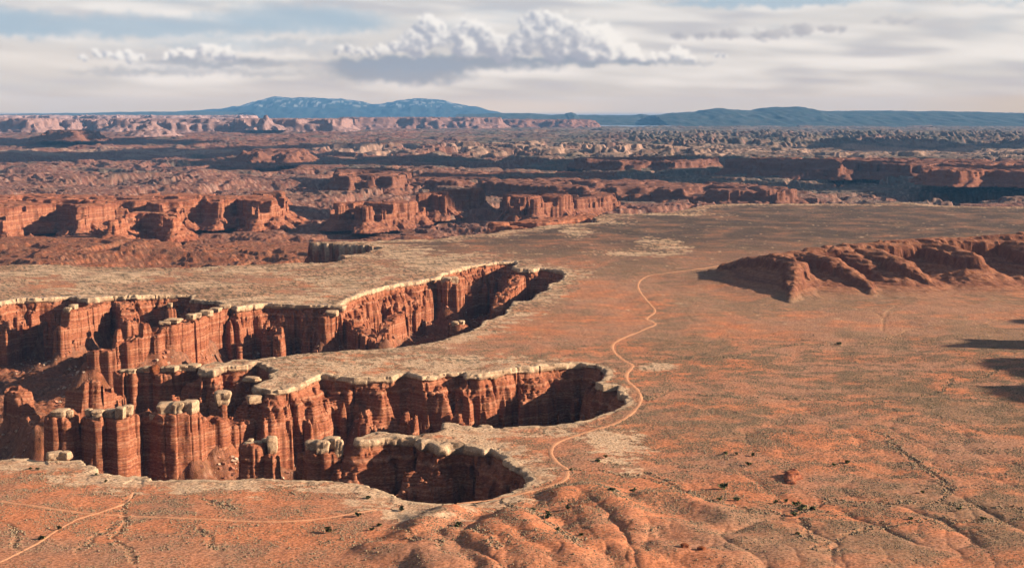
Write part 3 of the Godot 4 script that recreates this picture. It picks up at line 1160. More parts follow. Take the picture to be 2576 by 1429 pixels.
func side_h(x: float, d: float) -> float:
	# the long red mesa on the bench at the right; below -1 it lies under the bench
	var h := -1.6
	for l in SIDE_LINES.size():
		var L: Array = SIDE_LINES[l]
		for k in L.size() - 1:
			var a: Vector3 = L[k]
			var b: Vector3 = L[k + 1]
			var ex := b.x - a.x
			var ed := b.y - a.y
			var t := clampf(((x - a.x) * ex + (d - a.y) * ed) / (ex * ex + ed * ed), 0.0, 1.0)
			var px := x - a.x - ex * t
			var pd := d - a.y - ed * t
			var z := lerpf(a.z, b.z, t) + 1.0
			var r := maxf(0.0, sqrt(px * px + pd * pd) - (4.0 if l else 12.0) + 3.0 * n_val.get_noise_2d(x * 0.7, d * 0.7) + 6.0 * n_low.get_noise_2d(x * 3.0, d * 3.0))
			var u := exp(-r / maxf(z * (1.3 if l else 1.1), 8.0))
			# a cliff band under the crest, smooth talus below
			u = u * 0.8 if u < 0.72 else 0.576 + smoothstep(0.72, 0.79, u) * 0.25 + (u - 0.72) * 0.62
			h = maxf(h, z * u - 1.6)
	var b := n_rid.get_noise_2d(x * 0.9, d * 0.9)
	h += (absf(b) - 0.25) * 4.0 * smoothstep(2.0, 30.0, h) + 0.8 * n_mid.get_noise_2d(x * 1.2, d * 1.2) * smoothstep(2.0, 12.0, h)
	if h > 18.0:
		h = lerpf(h, 4.0 + steps(h - 4.0 + 5.0 * n_low.get_noise_2d(x * 2.0, d * 2.0), 9.0, 0.12), 0.4 * smoothstep(18.0, 34.0, h))
	return lerpf(-1.6, h, smoothstep(0.0, 120.0, minf(minf(x - SIDE_X0, 1690.0 - x), minf(d - SIDE_D0, 3330.0 - d))))


func side_sheet() -> Dictionary:
	var step := 4.0
	var nx := int((1690.0 - SIDE_X0) / step)
	var nd := int((3330.0 - SIDE_D0) / step)
	var v := PackedVector3Array()
	v.resize(nx * nd)
	var low := PackedByteArray()
	low.resize(nx * nd)
	for j in nd:
		for i in nx:
			var x := SIDE_X0 + i * step
			var d := SIDE_D0 + j * step
			var h := side_h(x, d)
			low[j * nx + i] = 1 if h < -1.0 else 0
			v[j * nx + i] = Vector3(x, h + n_low.get_noise_2d(x, d) * 2.2, -d)
	var ix := PackedInt32Array()
	for j in nd - 1:
		for i in nx - 1:
			var o := j * nx + i
			if low[o] and low[o + 1] and low[o + nx] and low[o + nx + 1]:
				continue
			ix.append_array([o, o + nx, o + 1, o + 1, o + nx, o + nx + 1])
	var n := smooth_normals(v, ix)
	var c := PackedColorArray()
	for i in v.size():
		var p := v[i]
		var f := n_hi.get_noise_2d(p.x, p.z)
		var b := band[clampi(int((p.y * 0.6 + 40.0) * 4.0), 0, 639)]
		var k := Color(0.205, 0.08, 0.044).lerp(Color(0.235, 0.108, 0.062), clampf(0.5 + f, 0.0, 1.0))
		k = k.lerp(Color(0.125, 0.05, 0.033), clampf(b * 0.8, 0.0, 0.7))
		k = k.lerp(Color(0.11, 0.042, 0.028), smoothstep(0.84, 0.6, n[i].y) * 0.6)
		k = k.lerp(soil(p.x, -p.z, 90.0, 0.0), smoothstep(16.0, 1.0, p.y))
		var t := 1.0 + 0.2 * f
		c.append(Color(k.r * t, k.g * t, k.b * t))
		v[i] = p - SIDE_AT
	return {"v": v, "n": n, "c": c, "ix": ix}


func side_mesa(r: Dictionary) -> void:
	var o := made("long_mesa", faceted(r.v, r.n, r.c, r.ix, 0.4), M.rock)
	o.position = SIDE_AT
	tag(o, "long low red mesa with shadowed spurs standing on the bench at the right", "mesa")


func range_of(called: String, label: String, sky: Array, dist: float, depth: float, rough: float, foot: float, snow: float, col_a: Color, col_b: Color, s: float, category: String) -> void:
	# sky: x, height pairs of the crest, metres
	var nx := 420
	var nd := 34
	var v := PackedVector3Array()
	var c := PackedColorArray()
	var x0: float = sky[0]
	var x1: float = sky[sky.size() - 2]
	var at := Vector3((x0 + x1) * 0.5, 0, -dist)
	for j in nd:
		var t := j / float(nd - 1)
		for i in nx:
			var x := lerpf(x0, x1, i / float(nx - 1))
			var k := 0
			while k < sky.size() - 4 and sky[k + 2] < x:
				k += 2
			var top: float = lerpf(sky[k + 1], sky[k + 3], smoothstep(0.0, 1.0, (x - sky[k]) / (sky[k + 2] - sky[k])))
			var d := dist + (t - 0.6) * depth
			var r := absf(n_rid.get_noise_2d(x * rough + s, d * rough * 0.7))
			var r2 := n_mid.get_noise_2d(x * rough * 0.6 + s, d * rough * 0.6)
			var up := sin(clampf(t / 0.62, 0.0, 1.0) * PI * 0.5) if t < 0.62 else cos((t - 0.62) / 0.38 * PI * 0.5)
			var span := top - foot
			var h := foot + span * pow(up, 1.3) * (1.0 - (0.75 * r) * (1.0 - up * 0.93)) + span * 0.05 * r2
			v.append(Vector3(x, h, -d))
	var ix := PackedInt32Array()
	for j in nd - 1:
		for i in nx - 1:
			var o := j * nx + i
			ix.append_array([o, o + nx, o + 1, o + 1, o + nx, o + nx + 1])
	var n := smooth_normals(v, ix)
	for i in v.size():
		var p := v[i]
		var f := n_mid.get_noise_2d(p.x * rough * 1.5, p.z * rough * 1.5)
		var k := col_a.lerp(col_b, clampf(0.5 + f, 0.0, 1.0))
		if snow > 0.0 and p.y > snow and f + 0.4 * n_hi.get_noise_2d(p.x * rough, p.z * rough) > 0.34:
			k = k.lerp(Color(0.3, 0.29, 0.29), 0.4)
		c.append(k)
		v[i] = p - at
	var o := made(called, array_mesh(v, n, c, ix), M.far)
	o.position = at
	tag(o, label, category, "", "structure" if category == "" else "")


# ---------------------------------------------------------------- tracks
func track(called: String, label: String, list: Array, width: float, mat: Material) -> void:
	var p := pts(list)
	var cv := Curve2D.new()
	for i in p.size():
		var a := p[maxi(0, i - 1)]
		var b := p[mini(p.size() - 1, i + 1)]
		cv.add_point(p[i], (a - b) * 0.17, (b - a) * 0.17)
	cv.bake_interval = 4.0
	var q := cv.get_baked_points()
	var v := PackedVector3Array()
	var c := PackedColorArray()
	var ix := PackedInt32Array()
	for i in q.size():
		var dir := (q[mini(i + 1, q.size() - 1)] - q[maxi(0, i - 1)]).normalized()
		var side := Vector2(-dir.y, dir.x)
		var w := width * (1.0 + 0.25 * n_mid.get_noise_1d(i * 3.0))
		for k in 5:
			var u := (k - 2) / 2.0
			var e := q[i] + side * w * 0.5 * u
			var h := ground_at(e.x, e.y) + (0.35 if absf(u) < 0.9 else 0.02)
			v.append(Vector3(e.x, h, -e.y))
			var f := 1.0 + 0.12 * n_hi.get_noise_2d(e.x * 3.0, e.y * 3.0)
			var b := Color(0.42, 0.205, 0.11) if absf(u) > 0.2 else Color(0.37, 0.168, 0.088)
			c.append(Color(b.r * f, b.g * f, b.b * f))
	for i in q.size() - 1:
		for k in 4:
			var o := i * 5 + k
			ix.append_array([o, o + 1, o + 5, o + 1, o + 6, o + 5])
	tag(made(called, array_mesh(v, smooth_normals(v, ix), c, ix), mat), label, "", "", "structure")


func rim_at(x: float, d: float) -> float:
	if x < 300.0 and d < 3400.0 and d > 1150.0 and x > -1480.0:
		return rim.at(x, d)
	return 90.0


func ground_at(x: float, d: float) -> float:
	var h := bench(x, d, minf(rim_at(x, d), 90.0))
	if x > 250.0 and d > 2400.0 and x < 1680.0 and d < 3320.0:
		h = maxf(h, side_h(x, d) + n_low.get_noise_2d(x, d) * 2.2)
	return h


# ---------------------------------------------------------------- plants
func bush_mesh(s: int, n_leaf: int, w: float, h: float, leaf: float) -> ArrayMesh:
	var r := RandomNumberGenerator.new()
	r.seed = s
	var v := PackedVector3Array()
	var nr := PackedVector3Array()
	var c := PackedColorArray()
	var ix := PackedInt32Array()
	var lumps := []
	for i in 7:
		lumps.append(Vector4(r.randf_range(-0.5, 0.5) * w, r.randf_range(0.35, 0.8) * h, r.randf_range(-0.5, 0.5) * w, r.randf_range(0.25, 0.42) * w))
	for i in n_leaf:
		var L: Vector4 = lumps[r.randi() % lumps.size()]
		var dir := Vector3(r.randfn(), r.randfn(), r.randfn()).normalized()
		var p := Vector3(L.x, L.y, L.z) + dir * L.w * pow(r.randf(), 0.4) * Vector3(1, 0.8, 1)
		p.y = maxf(p.y, 0.08 * h)
		var a := Vector3(r.randfn(), r.randfn(), r.randfn()).normalized() * leaf
		var b := a.cross(dir).normalized() * leaf
		var o := v.size()
		v.append_array([p - a, p + a * 0.6 + b, p + a - b * 0.6])
		var q := (dir + Vector3(0, 0.4, 0)).normalized()
		nr.append_array([q, q, q])
		var t := r.randf_range(0.7, 1.3)
		var k := Color(0.17 * t, 0.18 * t, 0.075 * t)
		c.append_array([k, k, k])
		ix.append_array([o, o + 1, o + 2])
	return array_mesh(v, nr, c, ix)


func stem_mesh(h: float, r: float) -> ArrayMesh:
	var v := PackedVector3Array()
	var ix := PackedInt32Array()
	var c := PackedColorArray()
	for k in 4:
		var t := k / 3.0
		for i in 6:
			var a := TAU * i / 6.0
			v.append(Vector3(cos(a) * r * (1.0 - 0.6 * t) + 0.15 * h * t * t, t * h, sin(a) * r * (1.0 - 0.6 * t)))
			c.append(Color(0.09, 0.065, 0.045))
	for k in 3:
		for i in 6:
			var a := k * 6 + i
			var b := k * 6 + (i + 1) % 6
			ix.append_array([a, a + 6, b, b, a + 6, b + 6])
	return array_mesh(v, smooth_normals(v, ix), c, ix)


func scrub() -> void:
	var v := PackedVector3Array()
	var ix := PackedInt32Array()
	for r in 3:
		for k in 5:
			var a := TAU * (k + 0.5 * r) / 5.0
			var w: float = [0.75, 1.0, 0.45][r]
			v.append(Vector3(cos(a) * w, [0.0, 0.45, 0.95][r], sin(a) * w))
	v.append(Vector3(0.1, 1.1, 0.0))
	for r in 2:
		for k in 5:
			var a := r * 5 + k
			var b := r * 5 + (k + 1) % 5
			ix.append_array([a, a + 5, b, b, a + 5, b + 5])
	for k in 5:
		ix.append_array([10 + k, 15, 10 + (k + 1) % 5])
	var m := MultiMesh.new()
	m.transform_format = MultiMesh.TRANSFORM_3D
	m.use_colors = true
	m.mesh = array_mesh(v, smooth_normals(v, ix), PackedColorArray(), ix)
	var where: Array[Transform3D] = []
	var tint := PackedColorArray()
	rng.seed = 11
	while where.size() < 130000:
		var d := sqrt(lerpf(940.0 * 940.0, 2500.0 * 2500.0, rng.randf()))
		d = lerpf(d, 940.0 + 700.0 * rng.randf(), 0.35)
		var x := (rng.randf() - 0.5) * 0.86 * d
		var D := rim_at(x, d)
		var keep := rng.randf()
		if D < 5.0:
			continue
		var b := n_col.get_noise_2d(x * 1.4 + 900.0, d * 2.0)
		var a := n_col.get_noise_2d(x * 0.35, d * 0.5)
		var g := wash_at(x, d)
		var dens := clampf(0.45 + 1.2 * b - 0.4 * a, 0.03, 1.0)
		if g < 4.0:
			dens = maxf(dens, 0.4)
		dens *= 1.0 - 0.93 * smoothstep(0.3, 0.7, rock_share(x, d, D))
		if keep > dens or absf(road_field.at(x, d)) < 3.5:
			continue
		var r := rng.randf_range(0.35, 0.75) * (1.0 + (0.9 if g < 6.0 and rng.randf() < 0.4 else 0.8 if rng.randf() < 0.03 else 0.0))
		var h := ground_at(x, d)
		where.append(Transform3D(Basis(Vector3.UP, rng.randf() * TAU).scaled(Vector3(r, r * rng.randf_range(0.7, 1.1), r)), Vector3(x, h - 0.1, -d)))
		var t := rng.randf_range(0.65, 1.35)
		tint.append(Color(0.14 * t, 0.1 * t, 0.062 * t))
	m.instance_count = where.size()
	for i in where.size():
		m.set_instance_transform(i, where[i])
		m.set_instance_color(i, tint[i])
	var o := MultiMeshInstance3D.new()
	o.multimesh = m
	o.material_override = M.leaf
	put(o, "desert_scrub")
	tag(o, "low grey green desert scrub dotted over the orange bench", "scrub", "", "stuff")


# ---------------------------------------------------------------- sky
func puff_list() -> Array:
	# x, y, r in the cloud bank's own units: 1 unit = 1/3300 radian, x from straight ahead, y up from the horizon
	return [
		[-432, 153, 10], [-408, 155, 12], [-382, 153, 10], [-352, 154, 11], [-325, 156, 14],
		[-296, 162, 18], [-268, 172, 20], [-244, 188, 20], [-222, 214, 19], [-206, 226, 16], [-186, 210, 17], [-196, 184, 30], [-236, 164, 24], [-165, 190, 18],
		[-132, 196, 26], [-106, 214, 24], [-84, 204, 22], [-62, 176, 32], [-30, 168, 28],
		[34, 214, 20], [58, 228, 24], [88, 234, 20], [112, 226, 24], [134, 212, 22], [80, 196, 44], [140, 192, 36], [34, 180, 36], [172, 196, 32],
		[206, 190, 34], [234, 178, 32], [262, 165, 28], [288, 153, 22], [312, 143, 15], [176, 160, 38], [110, 160, 38], [236, 152, 32],
		[-34, 150, 24], [4, 160, 28], [-120, 160, 30], [-8, 140, 16],
		[352, 137, 9], [374, 139, 10], [402, 142, 14], [420, 146, 14], [438, 138, 11], [532, 141, 8], [516, 137, 6],
		[-1062, 131, 9], [-1034, 134, 12], [-1008, 138, 12], [-982, 139, 14], [-950, 138, 13], [-926, 134, 9], [-862, 134, 11], [-838, 142, 13], [-816, 152, 11], [-802, 140, 15], [-770, 150, 19], [-744, 152, 18], [-716, 147, 17], [-692, 139, 12]]


func sky_color(az: float, el: float, fine: bool) -> Color:
	# radiance of the sky that way, as it should look on the picture (linear)
	var x := tan(clampf(az, -1.3, 1.3)) * 3300.0
	var y := tan(clampf(el, -0.2, 1.4)) * 3300.0
	var up := clampf(el / (PI * 0.5), 0.0, 1.0)
	var dirx := sin(az) * cos(el)
	var dirz := cos(az) * cos(el)
	var hz := 1.0 / (sin(maxf(el, 0.0)) + 0.12)
	var cx := dirx * hz
	var cz := dirz * hz
	var k := Color(0.62, 0.615, 0.605).lerp(Color(0.7, 0.69, 0.68), smoothstep(0.0, 0.05, el))
	var blue := Color(0.3, 0.45, 0.6).lerp(Color(0.1, 0.22, 0.44), smoothstep(0.1, 0.9, up))
	var veil := n_low.get_noise_2d(cx * 300.0 + 40.0, cz * 300.0) + 0.5 * n_low.get_noise_2d(cx * 900.0, cz * 900.0 + 300.0)
	var open := clampf(0.12 + 0.9 * smoothstep(0.08, 0.6, up) - veil * 0.8, 0.0, 1.0)
	k = k.lerp(blue, open * smoothstep(0.03, 0.12, el))
	if not fine:
		return k
	# the part of the sky ahead
	var wx := x + 14.0 * n_mid.get_noise_2d(x * 0.4, y * 0.7) + 6.0 * n_hi.get_noise_2d(x * 0.4, y * 0.5)
	var wy := y + 9.0 * n_mid.get_noise_2d(x * 0.4 + 400.0, y * 0.7) + 5.0 * n_hi.get_noise_2d(x * 0.4 + 200.0, y * 0.5)
	var here := smoothstep(430.0, 330.0, y)
	var streak := n_mid.get_noise_2d(x * 0.055, y * 0.55 + x * 0.03)
	var streak2 := n_low.get_noise_2d(x * 0.32, y * 1.7)
	var high := k
	high = high.lerp(Color(0.86, 0.83, 0.8), clampf(0.32 + 1.0 * streak + 0.5 * streak2, 0.0, 1.0) * smoothstep(10.0, 90.0, y))
	high = high.lerp(Color(0.55, 0.56, 0.6), clampf(-0.12 - 1.2 * streak + 0.4 * streak2, 0.0, 0.8) * smoothstep(15.0, 80.0, y))
	var gaps := [[-1060.0, 210.0, 560.0, 34.0, 0.95], [-520.0, 235.0, 210.0, 46.0, 1.0], [-680.0, 165.0, 240.0, 16.0, 0.5], [620.0, 268.0, 260.0, 14.0, 1.0], [-1330.0, 215.0, 260.0, 34.0, 0.9], [1230.0, 255.0, 130.0, 6.0, 0.45]]
	for g in gaps:
		var q: float = pow((wx - g[0]) / g[2], 2.0) + pow((wy - g[1]) / g[3], 2.0)
		high = high.lerp(Color(0.42, 0.54, 0.64), smoothstep(1.4, 0.0, q + 0.6 * streak2) * g[4] * 0.9)
	var warm := smoothstep(1.0, 0.0, pow((x + 20.0) / 330.0, 2.0) + pow((y - 14.0) / 26.0, 2.0)) + 0.7 * smoothstep(1.0, 0.0, pow((x + 1230.0) / 330.0, 2.0) + pow((y - 120.0) / 60.0, 2.0))
	high = high.lerp(Color(0.78, 0.7, 0.63), clampf(warm, 0.0, 1.0) * 0.55)
	# flat grey bases and falling rain
	var bases := [[-150.0, 122.0, 330.0, 17.0, 0.95], [-265.0, 102.0, 200.0, 26.0, 0.85], [130.0, 128.0, 250.0, 10.0, 0.9], [-740.0, 120.0, 230.0, 11.0, 0.75], [-800.0, 100.0, 300.0, 9.0, 0.5], [-520.0, 160.0, 150.0, 18.0, 0.35], [385.0, 124.0, 120.0, 6.0, 0.5]]
	for g in bases:
		var q: float = pow((wx - g[0]) / g[2], 2.0) + pow((wy - g[1]) / (g[3] * 1.3), 2.0)
		high = high.lerp(Color(0.31, 0.38, 0.47), smoothstep(1.3, 0.1, q + 0.35 * streak2) * g[4])
	# heaped clouds: each heap lit from the right and above
	var cover := 0.0
	var lit := 0.0
	var most := 0.0
	for g in puffs:
		var ex: float = (wx - g[0]) / (g[2] * 1.12)
		var ey: float = (wy - g[1]) / (g[2] * 0.98)
		var q := ex * ex + ey * ey
		if q < 1.7:
			var m := smoothstep(1.35, 0.6, q)
			var s := clampf(0.4 + 0.46 * ex + 0.42 * ey, 0.0, 1.0)
			var w := m * (1.2 - 0.5 * q) + 0.001
			lit += s * w
			most += w
			cover = maxf(cover, m)
	if cover > 0.0:
		var s := lit / most
		s += 0.12 * n_hi.get_noise_2d(x * 0.7, y * 0.9) + 0.22 * n_mid.get_noise_2d(x * 0.8, y * 1.0)
		s += 0.3 * smoothstep(130.0, 300.0, x) * smoothstep(470.0, 430.0, x) + 0.3 * smoothstep(-650.0, -760.0, x) + 0.25 * smoothstep(205.0, 235.0, y) * smoothstep(0.0, -60.0, x) 
		s *= smoothstep(104.0, 140.0, wy) * 0.9 + 0.1
		var tone := Color(0.43, 0.47, 0.55).lerp(Color(0.93, 0.9, 0.86), smoothstep(0.15, 0.8, s))
		high = high.lerp(tone, cover * smoothstep(100.0, 128.0, wy))
	# a loose row of small grey clouds to the right
	for g in [[412, 193, 13], [465, 190, 11], [500, 189, 9], [545, 192, 15], [612, 190, 15], [672, 195, 15], [722, 203, 17], [782, 205, 14], [822, 200, 11], [640, 187, 20], [900, 218, 10], [945, 222, 16], [985, 218, 12]]:
		var ex: float = (wx - g[0]) / (g[2] * 1.7)
		var ey: float = (wy - g[1]) / (g[2] * 0.75)
		var q := ex * ex + ey * ey
		if q < 1.4:
			high = high.lerp(Color(0.43, 0.45, 0.51).lerp(Color(0.68, 0.67, 0.67), clampf(0.3 + 0.3 * ex + 0.5 * ey, 0.0, 1.0)), smoothstep(1.3, 0.4, q) * (0.8 if g[0] < 860 else 0.45))
	return k.lerp(high, here)


func behind_air(c: Color, el: float) -> Color:
	# what must lie beyond the haze for the sky to look like c
	var t := exp(-HAZE * minf(66000.0, 780.0 / tan(maxf(el, 0.001))))
	return Color(maxf((c.r - AIR.r * (1.0 - t)) / t, 0.2), maxf((c.g - AIR.g * (1.0 - t)) / t, 0.2), maxf((c.b - AIR.b * (1.0 - t)) / t, 0.2))


var puffs: Array = []


func sky_picture() -> ImageTexture:
	puffs = puff_list()
	var small := Image.create_empty(512, 256, false, Image.FORMAT_RGBF)
	for j in 256:
		var el := PI * (0.5 - (j + 0.5) / 256.0)
		for i in 512:
			var az := wrapf(TAU * (i + 0.5) / 512.0, -PI, PI)
			small.set_pixel(i, j, behind_air(sky_color(az, el, false), el) if el > -0.03 else Color(0.3, 0.25, 0.22))
	small.resize(4096, 2048, Image.INTERPOLATE_BILINEAR)
	for j in range(930, 1036):
		var el := PI * (0.5 - (j + 0.5) / 2048.0)
		for ii in range(-350, 350):
			var i := posmod(ii, 4096)
			var az := TAU * (ii + 0.5) / 4096.0
			var edge_in := smoothstep(0.53, 0.46, absf(az)) * smoothstep(0.18, 0.14, el)
			var c := sky_color(az, el, true)
			small.set_pixel(i, j, small.get_pixel(i, j).lerp(behind_air(c, el), edge_in))
	return ImageTexture.create_from_image(small)


# ---------------------------------------------------------------- surface textures
func grain(s: int, size: int, layered: bool) -> Image:
	var im := Image.create_empty(size, size, false, Image.FORMAT_RGB8)
	var n := noise(s, 0.02, 4)
	var m := noise(s + 1, 0.09, 3)
	for j in size:
		for i in size:
			# wraps: blend the far edge into the near one
			var u := i / float(size)
			var w := j / float(size)
			var a := lerpf(n.get_noise_2d(i, j * (3.0 if layered else 1.0)), n.get_noise_2d(i - size, j * (3.0 if layered else 1.0)), smoothstep(0.8, 1.0, u))
			var b := lerpf(m.get_noise_2d(i * (0.35 if layered else 1.0), j * (2.2 if layered else 1.0)), m.get_noise_2d((i - size) * (0.35 if layered else 1.0), j * (2.2 if layered else 1.0)), smoothstep(0.8, 1.0, u))
			if w > 0.8:
				var t := smoothstep(0.8, 1.0, w)
				a = lerpf(a, n.get_noise_2d(i, (j - size) * (3.0 if layered else 1.0)), t)
				b = lerpf(b, m.get_noise_2d(i * (0.35 if layered else 1.0), (j - size) * (2.2 if layered else 1.0)), t)
			var q := 0.82 + 0.26 * a + (0.16 if layered else 0.26) * b
			if layered:
				var crack := absf(m.get_noise_2d(i * 1.1 + 500.0, j * 0.12))
				if crack < 0.05 and u < 0.95:
					q -= 0.22 * (1.0 - crack / 0.05)
			q = clampf(q, 0.0, 1.0)
			im.set_pixel(i, j, Color(q, q, q))
	return im


func materials() -> void:
	var strat := ImageTexture.create_from_image(grain(5, 512, true))
	var dirt := ImageTexture.create_from_image(grain(9, 512, false))
	for q in [["rock", strat, 1.0 / 60.0, 55.0], ["cap", strat, 1.0 / 34.0, 40.0], ["soil", dirt, 1.0 / 48.0, 9.0], ["far", dirt, 1.0 / 110.0, 120.0], ["road", dirt, 1.0 / 16.0, 5.0]]:
		var m := StandardMaterial3D.new()
		m.resource_name = q[0]
		m.vertex_color_use_as_albedo = true
		m.roughness = 1.0
		m.metallic_specular = 0.1
		m.albedo_texture = q[1]
		m.albedo_color = Color(1.12, 1.12, 1.12)
		m.uv1_triplanar = true
		m.uv1_world_triplanar = true
		m.uv1_scale = Vector3.ONE * q[2]
		m.heightmap_enabled = true
		m.heightmap_texture = q[1]
		m.heightmap_scale = q[3]
		M[q[0]] = m
	var leaf := StandardMaterial3D.new()
	leaf.resource_name = "leaf"
	leaf.vertex_color_use_as_albedo = true
	leaf.roughness = 1.0
	leaf.metallic_specular = 0.1
	leaf.cull_mode = BaseMaterial3D.CULL_DISABLED
	M.leaf = leaf


func boulders() -> void:
	for q in [["boulder", "dark sided pale boulder on the near rim at the left, beside a lit one", -493.5, 1377.0, 16.5, 9.0, 13.0, 0.4, 0.0], ["boulder", "sunlit pale boulder on the near rim at the left, touching a darker one", -481.0, 1376.0, 11.5, 9.5, 10.0, -0.3, 0.0],
			["boulder", "white boulder lodged on the red slope right of the balanced rock", -348.8, 1735.0, 19.0, 12.0, 14.0, 0.5, -19.0], ["boulder", "tilted dark red block leaning between the middle capped towers", -520.1, 1888.0, 13.0, 21.0, 11.0, 0.7, -15.0],
			["boulder", "long fallen pale slab in front of the middle promontory", -365.0, 1805.0, 23.0, 7.0, 14.0, -0.4, -3.0],
			["boulder", "small dark red outcrop at the bottom right foreground, left one", 144.0, 1055.0, 6.0, 3.5, 6.0, 0.2, 0.0], ["boulder", "small dark red outcrop at the bottom right foreground, right one", 157.0, 1048.0, 5.0, 3.0, 6.0, 0.9, 0.0]]:
		var o := made(q[0], block(q[4], q[5], q[6], q[2], 0.0), M.rock if "red" in q[1] and not "slope right" in q[1] else M.cap)
		var y: float = q[8]
		if y == 0.0:
			y = ground_at(q[2], q[3]) - 0.8
		o.position = Vector3(q[2], y, -q[3])
		o.rotation.y = q[7]
		if "red" in q[1] and not "slope right" in q[1]:
			var m: StandardMaterial3D = M.rock.duplicate()
			m.albedo_color = Color(0.78, 0.55, 0.45)
			o.material_override = m
		if "tilted" in q[1]:
			o.rotation.z = 0.3
		tag(o, q[1], "boulder")


func talus_rocks() -> void:
	var m := MultiMesh.new()
	m.transform_format = MultiMesh.TRANSFORM_3D
	m.use_colors = true
	var b := BoxMesh.new()
	var st := SurfaceTool.new()
	st.create_from(b, 0)
	m.mesh = st.commit()
	rng.seed = 5
	var where: Array[Transform3D] = []
	var tint := PackedColorArray()
	var tries := 0
	while where.size() < 16000 and tries < 400000:
		tries += 1
		var d := rng.randf_range(1230.0, 3200.0)
		var x := rng.randf_range(-0.42, 0.1) * d
		if x < -1450.0 or x > 300.0:
			continue
		var D := maxf(rim.at(x, d), fin_field.at(x, d))
		if D > -2.0 or D < -75.0 or n_col.get_noise_2d(x * 2.0, d * 2.0) < rng.randf_range(-0.1, 0.5):
			continue
		var r := 0.7 + 4.0 * pow(rng.randf(), 5.0)
		var ba := Basis.from_euler(Vector3(rng.randf() * 0.8, rng.randf() * TAU, rng.randf() * 0.8)).scaled(Vector3(r * 1.4, r, r))
		where.append(Transform3D(ba, Vector3(x, floor_h(x, d) + r * 0.15, -d)))
		var t := rng.randf_range(0.7, 1.2)
		tint.append(Color(0.24 * t, 0.1 * t, 0.06 * t).lerp(Color(0.36, 0.26, 0.18), 0.7 if rng.randf() < 0.3 else 0.0))
	m.instance_count = where.size()
	for i in where.size():
		m.set_instance_transform(i, where[i])
		m.set_instance_color(i, tint[i])
	var o := MultiMeshInstance3D.new()
	o.multimesh = m
	o.material_override = M.leaf
	put(o, "talus_rocks")
	tag(o, "fallen red and pale rocks scattered over the talus in the basin", "rocks", "", "stuff")


func trees() -> void:
	var crowns := [bush_mesh(1, 260, 1.0, 0.9, 0.13), bush_mesh(2, 260, 1.05, 0.75, 0.13), bush_mesh(3, 260, 0.9, 1.0, 0.12)]
	var stem := stem_mesh(0.5, 0.06)
	var k := 0
	for q in tree_list():
		var root := Node3D.new()
		put(root, "juniper")
		tag(root, q[3], "juniper" if q[2] > 3.3 else "bush", "junipers and tall bushes scattered on the bench")
		root.position = Vector3(q[0], ground_at(q[0], q[1]) - 0.1, -q[1])
		root.rotation.y = k * 1.7
		root.scale = Vector3.ONE * q[2] * 1.1
		made("crown", crowns[k % 3], M.leaf, root)
		made("trunk", stem, M.leaf, root)
		k += 1


func clouds() -> void:
	# where their shade falls: x, d, half width, half depth
	var spots := [
		[250, 8500, 900, 560, "broad heaped cloud outside the picture, shading the ledges behind the central buttes"], [1450, 8900, 700, 420, "small heaped cloud outside the picture, shading the middle of the canyon country"],
		[2700, 7900, 620, 330, "wide cloud outside the picture, shading the canyon wall toward the right edge"], [1500, 11000, 1500, 700, "long cloud outside the picture, shading the flats below the pale domes"],
		[-1100, 11300, 1100, 600, "cloud outside the picture, shading the red mesa left of centre"], [4300, 10400, 1100, 700, "cloud outside the picture, shading the far right country"],
		[-3700, 12600, 1700, 900, "long cloud outside the picture, shading the plain at the far left"], [-5300, 16000, 1500, 900, "cloud outside the picture, shading the land below the pink cliffs"],
		[-2000, 14300, 900, 500, "small cloud outside the picture, shading a strip below the long pink wall"], [5200, 14800, 1500, 800, "cloud outside the picture, shading part of the needles"],
		[-200, 6200, 330, 240, "small low cloud outside the picture, shading the middle red butte"]]
	var fall := 1.0 / tan(deg_to_rad(SUN_EL))
	var k := 0
	for q in spots:
		var y := 2500.0 + 120.0 * (k % 3)
		var v := PackedVector3Array()
		var ix := PackedInt32Array()
		var seg := 56
		var rings := 18
		for r in rings + 1:
			var la := -PI / 2 + PI * r / rings
			for i in seg:
				var lo := TAU * i / seg
				var p := Vector3(cos(la) * cos(lo), sin(la), cos(la) * sin(lo))
				var w := 1.0 + 0.95 * n_mid.get_noise_3d(p.x * 40.0 + k * 91.0, p.y * 30.0, p.z * 40.0) + 0.35 * n_hi.get_noise_3d(p.x * 50.0 + k * 57.0, p.y * 50.0, p.z * 50.0)
				v.append(Vector3(p.x * w * q[2], maxf(p.y, -0.25) * w * 260.0, p.z * w * q[3]))
		for r in rings:
			for i in seg:
				var a := r * seg + i
				var b := r * seg + (i + 1) % seg
				ix.append_array([a, a + seg, b, b, a + seg, b + seg])
		var c := PackedColorArray()
		c.resize(v.size())
		c.fill(Color(0.85, 0.85, 0.86))
		var o := made("cloud", array_mesh(v, smooth_normals(v, ix), c, ix), M.leaf)
		var az := deg_to_rad(SUN_AZ)
		o.position = Vector3(q[0] + y * fall * cos(az), y, -(q[1] - y * fall * sin(az)))
		tag(o, q[4], "cloud", "clouds overhead to the right")
		k += 1


